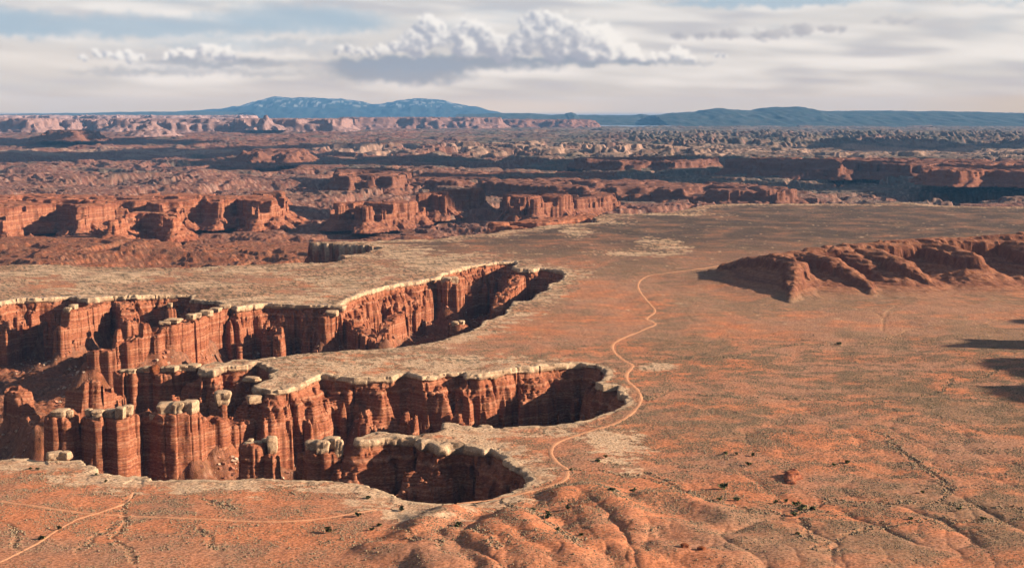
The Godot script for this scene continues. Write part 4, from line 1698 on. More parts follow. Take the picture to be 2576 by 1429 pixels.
func _ready() -> void:
	# camera
	var cam := Camera3D.new()
	cam.name = "camera"
	cam.position = Vector3(0, EYE, 0)
	cam.rotation.x = -atan(0.13015)
	cam.fov = rad_to_deg(2.0 * atan(714.5 / 3300.0))
	cam.near = 1.0
	cam.far = 200000.0
	cam.current = true
	add_child(cam)
	# noises used by sky and land alike
	n_low = noise(3, 1.0 / 260.0, 3)
	n_mid = noise(7, 1.0 / 34.0, 3)
	n_hi = noise(12, 1.0 / 13.0, 3)
	n_rid = noise(21, 1.0 / 62.0, 3)
	n_col = noise(33, 1.0 / 90.0, 4)
	n_far = noise(41, 1.0 / 1500.0, 4)
	n_hill = noise(51, 1.0 / 85.0, 1)
	n_val = noise(61, 1.0 / 12.0, 1, FastNoiseLite.TYPE_CELLULAR)
	n_val.cellular_return_type = FastNoiseLite.RETURN_CELL_VALUE
	n_joint = noise(61, 1.0 / 12.0, 1, FastNoiseLite.TYPE_CELLULAR)
	n_joint.cellular_return_type = FastNoiseLite.RETURN_DISTANCE2_SUB
	n_cell.seed = 17
	n_cell.noise_type = FastNoiseLite.TYPE_CELLULAR
	n_cell.frequency = 1.0 / 15.0
	n_cell.cellular_return_type = FastNoiseLite.RETURN_DISTANCE
	# sky, air, exposure
	var env := Environment.new()
	env.background_mode = Environment.BG_SKY
	var sm := PanoramaSkyMaterial.new()
	sm.panorama = sky_picture()
	sm.energy_multiplier = 1.0 / EXPO * SKY_GAIN
	env.sky = Sky.new()
	env.sky.sky_material = sm
	env.tonemap_mode = Environment.TONE_MAPPER_LINEAR
	env.tonemap_exposure = EXPO
	env.sdfgi_enabled = true
	env.ssao_enabled = true
	env.ssil_enabled = true
	env.fog_enabled = true
	env.fog_density = HAZE
	env.fog_light_color = Color(0.485, 0.735, 0.977)
	var we := WorldEnvironment.new()
	we.name = "environment"
	we.environment = env
	add_child(we)
	# late sun from the right and a little from behind
	var sun := DirectionalLight3D.new()
	sun.name = "sun"
	sun.light_energy = 1.6
	sun.light_angular_distance = 0.5
	sun.light_color = Color(1.0, 0.93, 0.84)
	sun.shadow_enabled = true
	var el := deg_to_rad(SUN_EL)
	var az := deg_to_rad(SUN_AZ)
	add_child(sun)
	sun.look_at_from_position(Vector3(cos(az) * cos(el), sin(el), sin(az) * cos(el)) * 1000.0, Vector3.ZERO)

	var t0 := Time.get_ticks_msec()
	materials()
	for i in 640:
		var y := i * 0.25
		var a := n_mid.get_noise_1d(y * 9.0)
		var s := n_hi.get_noise_1d(y * 3.2 + 100.0)
		band.append(clampf(a * 1.1 + signf(s) * minf(absf(s) * 2.5, 0.5), -1.0, 1.0))
	fins = fin_list()
	rim = Field.new(-1510.0, 1180.0, 330.0, 3420.0, 3.0, 90.0, 90.0)
	var rp := pts(RIM)
	rim.near(rp, true)
	rim.flip_inside(rp)
	edge = Field.new(-2700.0, 2600.0, 2700.0, 6000.0, 10.0, 400.0, 400.0)
	var ep := pts(PLATEAU)
	edge.near(ep, false)
	ep.append_array(PackedVector2Array([Vector2(2800, 5200), Vector2(2800, 9000), Vector2(-2800, 9000), Vector2(-2800, 3230)]))
	edge.flip_inside(ep)
	fin_field = Field.new(-1510.0, 1180.0, 330.0, 3420.0, 5.0, 90.0, -90.0)
	for f in fins:
		for q in f[3].size() - 1 if f[3].size() > 1 else 1:
			var a: Vector4 = f[3][q]
			var b: Vector4 = f[3][mini(q + 1, f[3].size() - 1)]
			var i0 := maxi(0, int((minf(a.x, b.x) - 110.0 + 1510.0) / 5.0))
			var i1 := mini(fin_field.nx - 1, int((maxf(a.x, b.x) + 110.0 + 1510.0) / 5.0))
			var j0 := maxi(0, int((minf(a.y, b.y) - 110.0 - 1180.0) / 5.0))
			var j1 := mini(fin_field.nd - 1, int((maxf(a.y, b.y) + 110.0 - 1180.0) / 5.0))
			for j in range(j0, j1 + 1):
				for i in range(i0, i1 + 1):
					var w := fin_at([a, b] if f[3].size() > 1 else [a], -1510.0 + i * 5.0, 1180.0 + j * 5.0).x
					var o := j * fin_field.nx + i
					fin_field.v[o] = maxf(fin_field.v[o], w)
	road_field = Field.new(-520.0, 1000.0, 680.0, 2600.0, 4.0, 12.0, 12.0)
	pan_field = Field.new(-740.0, 1100.0, 940.0, 5100.0, 10.0, 10.0, -9.0)
	for q in PANS:
		for j in range(maxi(0, int((q[1] - q[3] * 1.5 - 1100.0) / 10.0)), mini(pan_field.nd, int((q[1] + q[3] * 1.5 - 1100.0) / 10.0))):
			for i in range(maxi(0, int((q[0] - q[2] * 1.5 + 740.0) / 10.0)), mini(pan_field.nx, int((q[0] + q[2] * 1.5 + 740.0) / 10.0))):
				var ax: float = (-740.0 + i * 10.0 - q[0]) / q[2]
				var ad: float = (1100.0 + j * 10.0 - q[1]) / q[3]
				var o := j * pan_field.nx + i
				pan_field.v[o] = maxf(pan_field.v[o], 0.75 - ax * ax - ad * ad)
	hill_field = Field.new(-340.0, 930.0, 560.0, 1420.0, 5.0, 90.0, 0.0)
	for j in hill_field.nd:
		for i in hill_field.nx:
			var best := 0.0
			for q in HILLS:
				var top := 0.0
				for k in range(2, q.size() - 2, 2):
					var a := Vector2(q[k], q[k + 1])
					var b := Vector2(q[k + 2], q[k + 3])
					var g := Geometry2D.get_closest_point_to_segment(Vector2(-340.0 + i * 5.0, 930.0 + j * 5.0), a, b).distance_to(Vector2(-340.0 + i * 5.0, 930.0 + j * 5.0))
					top = maxf(top, q[0] * (1.0 - smoothstep(0.0, q[1] * 1.15, g)))
				best = maxf(best, top)
			hill_field.v[j * hill_field.nx + i] = best
	wash_field = Field.new(-560.0, 1000.0, 1250.0, 2950.0, 4.0, 16.0, 16.0)
	for l in WASHES:
		wash_field.near(pts(l), false)
	for l in [ROAD, TRAIL1, TRAIL2]:
		road_field.near(pts(l), false)
	terrain()
	jobs.append({"do": "floor"})
	wall_job()
	jobs.append({"do": "side"})
	mesas()
	fin_jobs()
	results.resize(jobs.size())
	var group := WorkerThreadPool.add_group_task(work, jobs.size(), -1, true)
	WorkerThreadPool.wait_for_group_task_completion(group)
	commit_sheets()
	for i in jobs.size():
		var j: Dictionary = jobs[i]
		if j.do == "floor":
			basin_floor(results[i])
		elif j.do == "walls":
			canyon_walls(results[i])
		elif j.do == "side":
			side_mesa(results[i])
		elif j.has("fin"):
			commit_fin(j.fin, j.S, results[i])
		elif j.has("mesa"):
			commit_mesa(j, results[i])
	range_of("mountain_range", "blue hazy mountains with snow patches on the left skyline", ABAJO, 60000.0, 11000.0, 0.035, 40.0, 650.0, Color(0.012, 0.018, 0.014), Color(0.025, 0.027, 0.022), 100.0, "mountains")
	range_of("plateau_ridge", "long low blue tableland behind the cream and pink cliffs at the left", PLAT, 48000.0, 9000.0, 0.03, 40.0, 0.0, Color(0.03, 0.04, 0.032), Color(0.05, 0.052, 0.044), 900.0, "tableland")
	range_of("plateau_ridge", "blue ridge with a rounded summit block on the right skyline", RIDGE, 38000.0, 9000.0, 0.05, 40.0, 0.0, Color(0.022, 0.03, 0.024), Color(0.045, 0.046, 0.04), 1700.0, "ridge")
	range_of("plateau_ridge", "low blue mesa line with a small square knob at the middle of the skyline", LOWC, 40000.0, 6000.0, 0.05, 40.0, 0.0, Color(0.022, 0.03, 0.024), Color(0.045, 0.045, 0.04), 2700.0, "tableland")
	clouds()
	track("road", "pale orange dirt road winding across the bench", ROAD, 5.2, M.road)
	track("track", "faint orange track crossing the lower left of the bench", TRAIL1, 3.4, M.road)
	track("wash", "straight narrow dry wash at the lower left", TRAIL2, 3.6, M.road)
	boulders()
	talus_rocks()
	trees()
	scrub()


func fin_list() -> Array:
	return [
		["rock_fin", "tall red leaning spire at the left edge, without a white cap", "rock spire", [Vector4(-729.0, 1880, 12, -30), Vector4(-716.4, 1875, 11, -34), Vector4(-695.8, 1850, 12, -62), Vector4(-667.4, 1800, 12, -70), Vector4(-638.3, 1740, 12, -66)], [], 0.07, 2.4],
		["capped_tower", "slim red tower under two pale cap stones, leftmost of the white capped row", "rock tower", [Vector4(-596.0, 1650, 8, -30), Vector4(-574.0, 1622, 13, -8), Vector4(-562.3, 1620, 10, -9)], [[-570.4, 1616.0, 17.1, -10.1, 9.9], [-557.9, 1616.0, 7.3, -9.2, 8.2]], 0.04, 2.4],
		["capped_tower", "red pillar under a flared pale cap stone beside a small dark cap", "rock tower", [Vector4(-563.4, 1655, 8, -46), Vector4(-554.5, 1650, 9, -40), Vector4(-534.7, 1622, 10, -9), Vector4(-524.9, 1618, 12, -10)], [[-535.8, 1622.0, 8.2, -8.9, 8.7], [-523.2, 1614.0, 14.0, -10.5, 10.3]], 0.03, 2.4],
		["capped_tower", "red tower under three big rounded pale cap stones, just left of the dark recess", "rock tower", [Vector4(-529.4, 1650, 8, -24), Vector4(-512.3, 1630, 13, -10), Vector4(-497.0, 1622, 14, -10), Vector4(-489.1, 1630, 11, -10)], [[-509.8, 1624.0, 15.4, -12.7, 10.9], [-493.9, 1614.0, 11.8, -11.4, 15.3], [-486.6, 1622.0, 11.5, -8.4, 12.6]], 0.04, 2.4],
		["rock_fin", "broad flat faced red rock fin under a row of thick pale cap stones", "rock fin", [Vector4(-496.3, 1680, 9, -26), Vector4(-475.2, 1672, 10, -18), Vector4(-463.1, 1652, 11, -16), Vector4(-447.1, 1650, 16, -13), Vector4(-429.7, 1650, 16, -13), Vector4(-414.5, 1652, 15, -12), Vector4(-408.4, 1662, 11, -19), Vector4(-393.4, 1680, 12, -29), Vector4(-374.1, 1705, 13, -36), Vector4(-354.0, 1730, 14, -42)], [[-445.2, 1646.0, 21.7, -16.8, 18.8], [-428.6, 1644.0, 14.9, -15.3, 19.1], [-415.0, 1648.0, 17.7, -12.7, 17.0], [-461.5, 1648.0, 9.7, -20.1, 6.9]], 0.045, 2.4],
		["balanced_rock", "balanced pale boulder on a thin red neck, wider at its top", "balanced rock", [Vector4(-389.7, 1724, 4.5, -21)], [[-389.7, 1724.0, 18.5, -21.0, 21.1]], 0.05, 1.0],
		["capped_tower", "red tower under two flat pale caps, left end of the middle capped ridge", "rock tower", [Vector4(-569.1, 1885, 12, -5), Vector4(-557.2, 1885, 12, -5)], [[-566.8, 1882.0, 13.3, -7.6, 6.0], [-555.2, 1880.0, 11.5, -6.4, 6.2]], 0.05, 2.4],
		["capped_tower", "rounded red tower under a long flat pale slab, on the middle capped ridge", "rock tower", [Vector4(-547.2, 1895, 11, -6), Vector4(-533.5, 1892, 10, -7)], [[-544.1, 1890.0, 9.7, -5.9, 6.1], [-532.5, 1886.0, 13.5, -3.9, 6.5]], 0.06, 2.4],
		["capped_tower", "red tower under broad pale slabs, just right of the tilted red boulder", "rock tower", [Vector4(-511.6, 1892, 11, -7), Vector4(-496.4, 1895, 12, -6)], [[-510.5, 1890.0, 11.3, -5.9, 7.3], [-498.7, 1888.0, 15.3, -4.7, 7.9]], 0.05, 2.4],
		["capped_tower", "red tower under one long pale slab, right end of the middle capped ridge", "rock tower", [Vector4(-490.0, 1905, 11, -7), Vector4(-472.3, 1915, 12, -6)], [[-486.7, 1900.0, 16.4, -6.3, 8.1], [-471.2, 1902.0, 19.6, -6.3, 8.9]], 0.05, 2.4],
		["rock_fin", "low red connecting ridge without caps behind the middle capped towers", "rock fin", [Vector4(-583.1, 1905, 9, -34), Vector4(-546.5, 1910, 9, -36), Vector4(-522.7, 1912, 9, -30), Vector4(-499.4, 1915, 10, -34), Vector4(-470.6, 1930, 12, -30), Vector4(-451.0, 1935, 13, -16), Vector4(-424.6, 1945, 13, -14)], [], 0.1, 2.4],
		["rock_fin", "uncapped red ridge stepping down to the left from the middle capped towers", "rock fin", [Vector4(-575.3, 1872, 12, -36), Vector4(-589.3, 1855, 12, -24), Vector4(-599.3, 1845, 15, -10), Vector4(-608.2, 1842, 13, -14), Vector4(-621.7, 1835, 14, -22), Vector4(-627.2, 1822, 13, -48)], [], 0.09, 2.8],
		["rock_fin", "long red fin wall with a saw-toothed crest, in front of the far left rim", "rock fin", [Vector4(-721.1, 2245, 15, -38), Vector4(-703.2, 2252, 16, -38), Vector4(-685.9, 2262, 9, -4), Vector4(-681.7, 2265, 12, -26), Vector4(-663.2, 2280, 15, -20), Vector4(-649.7, 2290, 9, 2), Vector4(-640.0, 2300, 14, -18), Vector4(-629.2, 2315, 14, -10), Vector4(-614.8, 2325, 17, -8), Vector4(-602.7, 2335, 14, -8), Vector4(-595.4, 2375, 15, -8), Vector4(-586.2, 2420, 14, -6), Vector4(-572.2, 2470, 15, -5), Vector4(-557.2, 2520, 15, -4)], [[-622.0, 2312.0, 19.3, -3.2, 4.4], [-609.2, 2322.0, 26.0, -2.4, 6.9], [-586.8, 2362.0, 15.3, -3.3, 10.5], [-581.5, 2392.0, 11.8, -4.8, 9.4], [-574.4, 2430.0, 22.9, -8.1, 11.6], [-565.6, 2470.0, 20.6, -9.1, 11.7], [-557.5, 2510.0, 21.0, -9.2, 12.2]], 0.035, 2.6],
		["capped_tower", "small slim red pinnacle under a round pale cap, behind the saw-toothed fin", "rock tower", [Vector4(-661.0, 2500, 9, -3)], [[-660.9, 2500.0, 9.4, -0.5, 8.2]], 0.08, 2.4],
		["rock_fin", "red fin with a pale cap at its left end, farthest left before the left rim", "rock fin", [Vector4(-860.0, 2470, 12, -34), Vector4(-851.2, 2490, 15, -4), Vector4(-843.6, 2510, 14, -6), Vector4(-832.3, 2540, 15, -8), Vector4(-821.3, 2590, 15, -6)], [[-852.1, 2484.0, 14.0, -7.9, 9.4], [-844.8, 2492.0, 13.8, -3.3, 9.2]], 0.06, 3.0],
		["rock_fin", "short red fin on the left rim wall, second from the left", "rock fin", [Vector4(-786.9, 2620, 16, -8), Vector4(-764.5, 2575, 15, -16), Vector4(-748.3, 2540, 14, -32)], [], 0.08, 3.0],
		["rock_pinnacle", "thin lone red pinnacle standing in shadow between the saw-toothed fin and the middle rim", "rock pinnacle", [Vector4(-412.1, 2300, 8, -8), Vector4(-414.3, 2290, 8, -22)], [], 0.05, 1.5],
		["capped_tower", "red tower under a stack of pale cap stones where the left rim ends", "rock tower", [Vector4(-351.6, 2440, 13, -8), Vector4(-342.9, 2470, 15, -8), Vector4(-335.5, 2500, 15, -8)], [[-340.2, 2440.0, 22.4, -8.9, 10.3], [-332.7, 2480.0, 27.3, -4.7, 10.5]], 0.05, 3.0],
		["rock_fin", "ragged red fin group below the pale ledge, right of the stacked cap tower", "rock fin", [Vector4(-310.3, 2475, 12, -20), Vector4(-280.7, 2440, 14, -34), Vector4(-259.8, 2410, 14, -42), Vector4(-245.8, 2395, 12, -50)], [], 0.1, 3.2],
		["rock_fin", "red buttress with a lit face beside the deep shadow of the upper arm", "rock fin", [Vector4(-227.1, 2590, 15, -26), Vector4(-235.3, 2560, 14, -30), Vector4(-244.9, 2520, 15, -36), Vector4(-247.4, 2490, 12, -46)], [], 0.08, 3.0],
		["capped_tower", "tall lit red tower under pale blocks in the middle of the upper arm", "rock tower", [Vector4(-141.5, 2960, 15, -5), Vector4(-143.4, 2935, 22, -5), Vector4(-126.4, 2930, 16, -14), Vector4(-121.2, 2950, 13, -34)], [[-147.5, 2926.0, 21.3, -16.4, 20.9], [-132.8, 2932.0, 17.7, -14.8, 19.7]], 0.05, 3.0],
		["rock_pinnacle", "thin knobby red pinnacle near the shaded end of the upper arm", "rock pinnacle", [Vector4(-20.4, 2830, 13, -22), Vector4(-28.9, 2800, 12, -36), Vector4(-31.4, 2760, 12, -50)], [], 0.07, 2.6],
		["rock_fin", "red fin joining the rim at the shaded end of the upper arm", "rock fin", [Vector4(13.0, 3040, 16, -8), Vector4(6.6, 3000, 15, -12), Vector4(0.3, 2950, 14, -24), Vector4(-20.6, 2860, 12, -40)], [], 0.08, 2.6],
		["capped_tower", "low red block under pale slabs against the near side of the upper arm", "rock tower", [Vector4(-103.4, 2330, 12, -6), Vector4(-92.2, 2325, 12, -7)], [[-101.2, 2322.0, 13.4, -8.2, 8.4], [-91.2, 2324.0, 11.7, -6.1, 7.4]], 0.05, 2.4],
		["capped_tower", "dark shaded tower with a small pale knob on top, left end of the near row", "rock tower", [Vector4(-302.2, 1466, 12, -6), Vector4(-293.1, 1468, 12, -6)], [[-300.3, 1464.0, 12.7, -11.6, 8.4], [-292.0, 1466.0, 8.3, -10.3, 7.6], [-300.8, 1470.0, 5.9, -4.8, 3.5]], 0.03, 1.6],
		["capped_tower", "leaning pair of pale cap stones on a narrow red pillar, second of the near row", "rock tower", [Vector4(-285.0, 1472, 8, -17), Vector4(-277.6, 1466, 10, -19)], [[-283.1, 1474.0, 10.8, -16.1, 14.5], [-275.4, 1464.0, 11.8, -17.0, 20.1]], 0.05, 1.6],
		["rock_fin", "two headed red tower with thick overhanging pale caps, middle of the near row", "rock fin", [Vector4(-246.4, 1490, 9, -40), Vector4(-236.7, 1478, 11, -17), Vector4(-223.3, 1468, 14, -16), Vector4(-213.7, 1464, 12, -17), Vector4(-206.7, 1466, 11, -15), Vector4(-201.5, 1468, 11, -14)], [[-229.4, 1468.0, 16.3, -19.2, 16.0], [-217.3, 1458.0, 14.0, -14.7, 14.6], [-207.1, 1466.0, 15.0, -10.3, 12.3], [-198.6, 1462.0, 9.0, -19.5, 19.5]], 0.04, 2.0],
		["rock_fin", "low crumbling red ridge at the foot of the near row of towers", "rock fin", [Vector4(-286.0, 1452, 8, -62), Vector4(-264.7, 1455, 9, -58), Vector4(-239.0, 1452, 9, -60), Vector4(-216.1, 1450, 8, -62), Vector4(-194.3, 1455, 8, -64)], [], 0.12, 3.0],
		["rock_fin", "crumbling red buttress in sun below the pale rim blocks", "rock fin", [Vector4(-178.9, 1450, 14, -48), Vector4(-165.8, 1446, 15, -44), Vector4(-154.5, 1440, 14, -52), Vector4(-150.9, 1430, 9, -62)], [], 0.16, 3.2],
		["rock_pinnacle", "small sunlit red knob rising from the deep shadow of the near arm", "rock pinnacle", [Vector4(-126.4, 1385, 7, -50), Vector4(-121.8, 1392, 8, -47), Vector4(-118.1, 1395, 6, -45)], [], 0.06, 2.4],
		["rock_pinnacle", "left one of two dark red pinnacles beyond the bench edge", "rock pinnacle", [Vector4(-830.5, 3560, 19, -52), Vector4(-829.7, 3580, 15, -60)], [], 0.09, 2.4],
		["rock_pinnacle", "right one of two dark red pinnacles beyond the bench edge", "rock pinnacle", [Vector4(-802.7, 3560, 19, -52), Vector4(-801.8, 3580, 15, -60)], [], 0.09, 2.4],
		["rock_pinnacle", "short dark red pinnacle left of the pair beyond the bench edge", "rock pinnacle", [Vector4(-939.1, 3500, 19, -62)], [], 0.12, 2.4],
		["rock_outcrop", "red rock knob with a dark left side on the slope at the right foreground", "rock outcrop", [Vector4(279, 1280, 4, 4), Vector4(285, 1297, 6, 7.5), Vector4(290, 1318, 4, 5)], [], 0.5, 1.6],
	]


func tree_list() -> Array:
	return [
		[210, 1263, 6.5, "largest juniper, alone left of the red rock knob in the right foreground"],
		[216, 1223, 4.2, "round dark juniper just below the largest one, by a pale sand patch"],
		[199, 1219, 3.8, "small juniper left of the round one, at the start of the brushy wash"],
		[251, 1350, 4.2, "round juniper above and left of the red rock knob, under a row of bushes"],
		[234, 1396, 3.6, "left bush of the short row above the red rock knob"],
		[245, 1392, 3.4, "middle bush of the short row above the red rock knob"],
		[262, 1388, 4.0, "right bush of the short row above the red rock knob"],
		[358, 1361, 4.0, "juniper at the left end of the small dark gully in the red slope"],
		[340, 1347, 3.4, "low juniper left of the one at the dark gully"],
		[269, 1204, 5.0, "tallest juniper of the thicket where the pale wash meets the brush"],
		[273, 1194, 4.6, "dark juniper in the middle of the thicket by the pale wash"],
		[268, 1183, 4.2, "lower juniper of the thicket by the pale wash, beside the bank"],
		[260, 1171, 4.4, "juniper at the lower left foot of the thicket by the pale wash"],
		[281, 1189, 4.6, "juniper at the right end of the thicket, against the red bank"],
		[251, 1211, 3.6, "lone juniper left of the thicket, in its own shadow"],
		[263, 1219, 3.4, "small juniper at the top of the thicket by the pale wash"],
		[363, 1155, 3.0, "small juniper on the slope below the long pale track at the right"],
		[418, 1187, 3.8, "bush right of the small one, below the long pale track at the right"],
		[430, 1157, 3.2, "rightmost bush below the long pale track"],
		[250, 1106, 3.0, "pale grey bush at the fork of a red wash in the lower right"],
		[401, 1242, 3.4, "bush on the brown slope just above the long pale track"],
		[-104, 1196, 4.6, "round juniper on the pale apron at the foot of the near rim hollow"],
		[-139, 1231, 3.6, "low wide bush on the left of the pale apron below the near rim"],
		[-142, 1169, 4.4, "juniper beside the faint trail left of the pale apron"],
		[-125, 1128, 3.2, "small bush at the left edge of the shaded pale wash"],
		[-120, 1141, 3.2, "small grey bush above the shaded pale wash"],
		[-163, 1123, 5.0, "wide dark juniper thicket on bare red soil at the lower left"],
		[-48, 1137, 3.6, "upper of two small junipers between the first red hills"],
		[-50, 1127, 3.6, "lower of two small junipers between the first red hills"],
		[32, 1145, 5.0, "big juniper in the gully between the two largest red hills"],
		[40, 1112, 3.4, "small juniper lower down the gully below the big one"],
		[60, 1101, 3.0, "dark bush in the shaded bend of the gully"],
		[118, 1241, 4.6, "dark juniper right of the big rounded red hill"],
		[97, 1229, 4.0, "juniper on the shoulder of the big rounded red hill"],
		[92, 1364, 3.8, "lower left of two junipers right of the dirt road's bend"],
		[101, 1380, 3.8, "upper right of two junipers right of the dirt road's bend"],
		[52, 1175, 4.0, "juniper on the small ridge above the gully"],
		[20, 1172, 3.6, "grey juniper left of the one above the gully"],
		[33, 1170, 3.2, "small bush midway between two junipers above the gully"],
		[61, 1329, 2.8, "tiny bush touching the right side of the dirt road"],
		[-411, 1105, 3.8, "juniper on the left beside the straight white wash"],
		[-405, 1133, 3.4, "low bush on the straight white wash, up from the juniper"],
		[-497, 1335, 3.0, "right one of two bushes on the pale ledges at the left"],
		[-506, 1338, 2.8, "left one of two bushes on the pale ledges at the left"],
		[-411, 1287, 2.8, "bush in a joint of the pale ledges, right of the slab with a drop"],
		[-429, 1314, 2.8, "bush at the foot of the big pale slab on the left ledges"],
		[528, 2086, 6.0, "lone dark green tree on the wide plain below the long mesa"],
	]


func mesas() -> void:
	mesa("canyon_mesa", "long red mesa wall with a dark alcove beyond the basin at the left", "mesa", [-2350, 5000, -1930, 4950, -1924, 5120, -1845, 5290, -1790, 5300, -1671, 5040, -1651, 5150, -1615, 5290, -1540, 5330, -1419, 5270, -1320, 5400, -1290, 5440, -1206, 5373, -1225, 5520, -1180, 5600, -1036, 5340, -985, 5430, -990, 5800, -1500, 6000, -2400, 5900], -92.0, 8.0, 5.0, 0.08, 1.0, 0.1)
	mesa("red_ridge", "narrow red ridge with a square prow in front of the long left mesa", "rock ridge", [-1492, 4830, -1470, 4835, -1478, 4950, -1500, 5080, -1490, 5200, -1440, 5210, -1390, 5150, -1330, 4990, -1290, 4960, -1280, 5000, -1330, 5200, -1360, 5300, -1520, 5300, -1530, 5100], -100.0, -24.0, 4.5, 0.12, 1.0, 0.0)
	mesa("red_butte", "wide red butte with two dark recesses, left of the central pair", "butte", [-742, 5420, -707, 5320, -647, 5400, -600, 5240, -580, 5250, -560, 5400, -529, 5340, -474, 5440, -405, 5640, -430, 5760, -600, 5640, -740, 5530], -92.0, -4.0, 4.5, 0.06, 1.0, 0.22)
	mesa("red_butte", "highest red butte with a flat top, middle of the three central buttes", "butte", [-413, 5751, -350, 5790, -330, 5750, -306, 5750, -297, 5900, -276, 5930, -170, 6050, -131, 6150, -150, 6300, -300, 6150, -410, 5880], -84.0, 17.0, 4.5, 0.06, 1.0, 0.25)
	mesa("red_butte", "red butte with a square dark face, right of the central three", "butte", [-45, 5980, -10, 5700, 10, 5640, 28, 5640, 61, 5740, 95, 5600, 112, 5590, 139, 5740, 221, 5770, 270, 5900, 250, 6150, 0, 6200], -90.0, 6.0, 4.5, 0.06, 1.0, 0.25)
	mesa("canyon_mesa", "low sunlit shelf of rock trailing right from the square faced butte", "mesa", [225, 5850, 300, 5950, 395, 6080, 480, 6150, 520, 6260, 450, 6500, 250, 6300], -88.0, -16.0, 6.0, 0.08, 1.0, 0.3)
	mesa("red_ridge", "thin knobbly red ridge between the left and middle central buttes", "rock ridge", [-425, 5690, -400, 5640, -385, 5700, -370, 5790, -400, 5800], -92.0, -40.0, 4.5, 0.12, 1.0, 0.08)
	mesa("canyon_mesa", "dark red ledge under pale slabs just past the bench edge, below the square faced butte", "mesa", [-70, 4520, -20, 4430, 60, 4420, 140, 4510, 230, 4620, 300, 4760, 330, 4980, 250, 5000, 60, 4760, -80, 4650], -95.0, -14.0, 4.5, 0.1, 1.0, 0.05)
	mesa("canyon_mesa", "pinkish sunlit mesa with ribbed cliffs behind the central buttes at the left", "mesa", [-999, 7450, -912, 7380, -865, 7460, -801, 7390, -739, 7440, -677, 7380, -627, 7500, -625, 8000, -801, 8600, -1126, 8500], -65.0, 16.0, 9.0, 0.3, 1.6, 0.4)
	mesa("canyon_mesa", "long shaded canyon wall running right behind the central buttes", "mesa", [-664, 7750, -382, 7500, -269, 7520, 26, 7230, 238, 7000, 405, 6960, 641, 6780, 837, 6700, 1025, 6600, 1325, 6500, 1468, 6800, 1260, 7400, 507, 7900, -598, 8300], -86.0, -15.0, 10.0, 0.1, 1.8, 0.45)
	mesa("canyon_mesa", "sunlit shelf above the long shaded canyon wall", "mesa", [-593, 8600, -355, 8500, -73, 8650, 107, 8450, 343, 8600, 494, 8500, 611, 8700, 765, 9300, -255, 9600, -634, 9200], -85.0, -44.0, 12.0, 0.2, 2.0, 0.45)
	mesa("canyon_mesa", "mesa with lit and shaded bays in the middle distance, right of centre", "mesa", [580, 10000, 789, 9600, 896, 9500, 1032, 9700, 1190, 9560, 1383, 9700, 1593, 10300, 1017, 10800, 514, 10500], -33.0, 22.0, 14.0, 0.2, 2.2, 0.5)
	mesa("canyon_mesa", "dark long mesa wall toward the right edge in the middle distance", "mesa", [1491, 9100, 1619, 8750, 1815, 8550, 2035, 8500, 2093, 8420, 2267, 8600, 2349, 8520, 2515, 8300, 2739, 8450, 2858, 8350, 3283, 8150, 3745, 8900, 2905, 9500, 1647, 9700], -31.0, 49.0, 12.0, 0.12, 2.0, 0.45)
	mesa("canyon_mesa", "low shaded mesa at the right edge behind the bench", "mesa", [2301, 7300, 2431, 7100, 2622, 7150, 2823, 6900, 3245, 7600, 2895, 7900, 2426, 7700], 1.0, 61.0, 10.0, 0.3, 2.0, 0.3)
	mesa("canyon_mesa", "small dark blocky mesa left of centre above the long left wall", "mesa", [-1285, 6500, -1209, 6350, -1160, 6400, -1149, 6500, -1174, 6700, -1305, 6750], -75.0, -21.0, 7.0, 0.08, 1.4, 0.2)
	mesa("canyon_mesa", "red stepped mesa left of centre in the middle distance", "mesa", [-2005, 9800, -1849, 9600, -1742, 9650, -1608, 9550, -1562, 9800, -1657, 10400, -2096, 10400], 43.0, 92.0, 14.0, 0.6, 2.4, 0.45)
	mesa("canyon_mesa", "low dark mesa on the left horizon plain, shaped like an upturned boat", "mesa", [-5393, 15200, -5039, 14700, -4796, 14500, -4707, 14700, -4798, 15200, -5035, 15800, -5545, 15900], 95.0, 170.0, 24.0, 0.9, 3.0, 0.5)
	mesa("pink_cliff", "pink cliff with a fan of talus at the far left edge", "cliff", [-8629, 20800, -7994, 20300, -7826, 20500, -7468, 20200, -7296, 20400, -7352, 21000, -7947, 23000, -9471, 23000], 76.0, 284.0, 34.0, 0.35, 5.0, 0.8)
	mesa("pink_cliff", "short pink cliff between the far left one and the long pink wall", "cliff", [-7707, 22500, -7404, 22000, -7304, 22200, -7332, 22700, -7875, 24500, -8391, 24500], 76.0, 263.0, 34.0, 0.4, 5.0, 0.8)
	mesa("pink_cliff", "pink cliff bay left of the long pink wall", "cliff", [-7251, 22600, -6907, 22000, -6785, 22100, -6952, 22800, -7359, 24500, -7875, 24500], 83.0, 263.0, 34.0, 0.4, 5.0, 0.8)
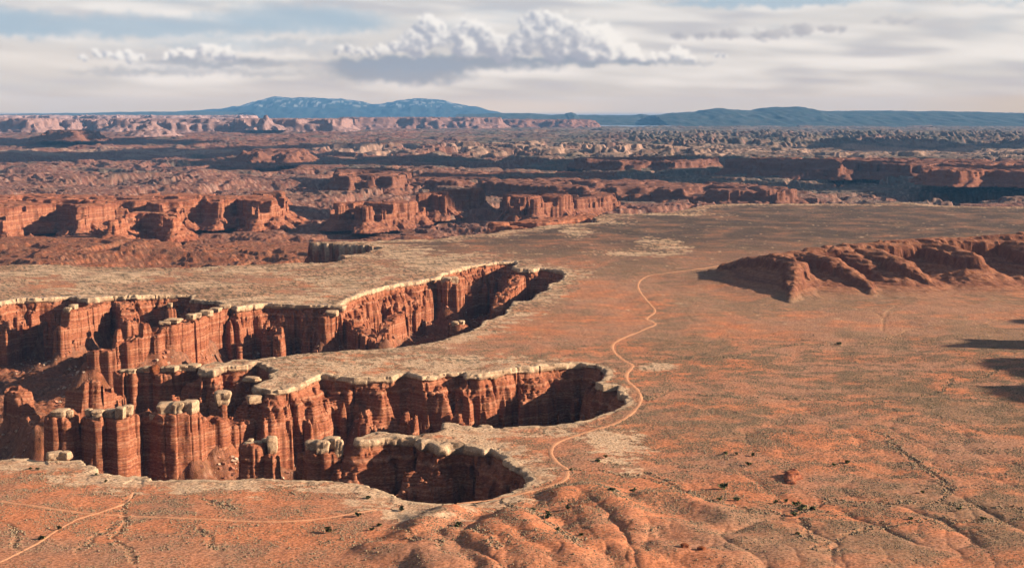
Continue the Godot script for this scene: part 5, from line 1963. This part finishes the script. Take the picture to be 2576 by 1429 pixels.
	mesa("pink_cliff", "long straight pink wall below the blue mountain", "cliff", [-6928, 22500, -6488, 21600, -6126, 21700, -5552, 21500, -4993, 21600, -4452, 21500, -3953, 21600, -3417, 21500, -3029, 21500, -2770, 21600, -2885, 23500, -5072, 24500, -7432, 24500], 98.0, 273.0, 34.0, 0.3, 5.0, 0.8)
	mesa("pink_cliff", "hazy lilac wall continuing right under the second blue mountain", "cliff", [-3492, 26500, -3012, 25800, -2253, 26000, -1465, 25900, -688, 26000, -340, 26300, -240, 28500, -3385, 29000], 113.0, 277.0, 40.0, 0.3, 6.0, 0.7)
	mesa("pink_cliff", "dim cliff line fading out right of the hazy lilac wall", "cliff", [-497, 28500, 17, 28000, 611, 28200, 1196, 28000, 1732, 28500, 1762, 30500, -440, 30500], 126.0, 227.0, 44.0, 0.5, 6.0, 0.6)
	mesa("pointed_peak", "pointed pink peak with a small spire, on the talus before the long wall", "rock peak", [-4943, 18000, -4910, 17960, -4891, 17990, -4916, 18060, -4954, 18060], 91.0, 263.0, 22.0, 1.35, 3.0, 0.85)
	mesa("pointed_peak", "tall pointed pink peak that tops the long pink wall", "rock peak", [-4018, 21400, -3969, 21340, -3948, 21400, -3969, 21480, -4021, 21480], 134.0, 338.0, 22.0, 0.7, 3.0, 0.85)
	mesa("pale_cliff", "pale cream cliff bands above the pink cliffs at the left", "cliff", [-12278, 29000, -11038, 28500, -10672, 28900, -10045, 28600, -9422, 28800, -8810, 28500, -8210, 28800, -7379, 28600, -6628, 28700, -5896, 28500, -5651, 29000, -6040, 31000, -12938, 31000], 216.0, 319.0, 45.0, 0.4, 6.0, 1.0)
	mesa("overlook_cliff", "tall red cliff of the overlook beyond the right edge of the picture", "cliff", [1500, 1500, 1490, 1690, 1585, 1720, 1595, 1750, 1555, 1790, 1537, 1850, 1540, 1945, 1615, 2020, 1715, 2140, 1795, 2300, 2500, 2300, 2500, 1200, 1900, 1250, 1800, 1400, 1715, 1430, 1595, 1460], -5.0, 330.0, 16.0, 0.12, 2.0, 0.0)
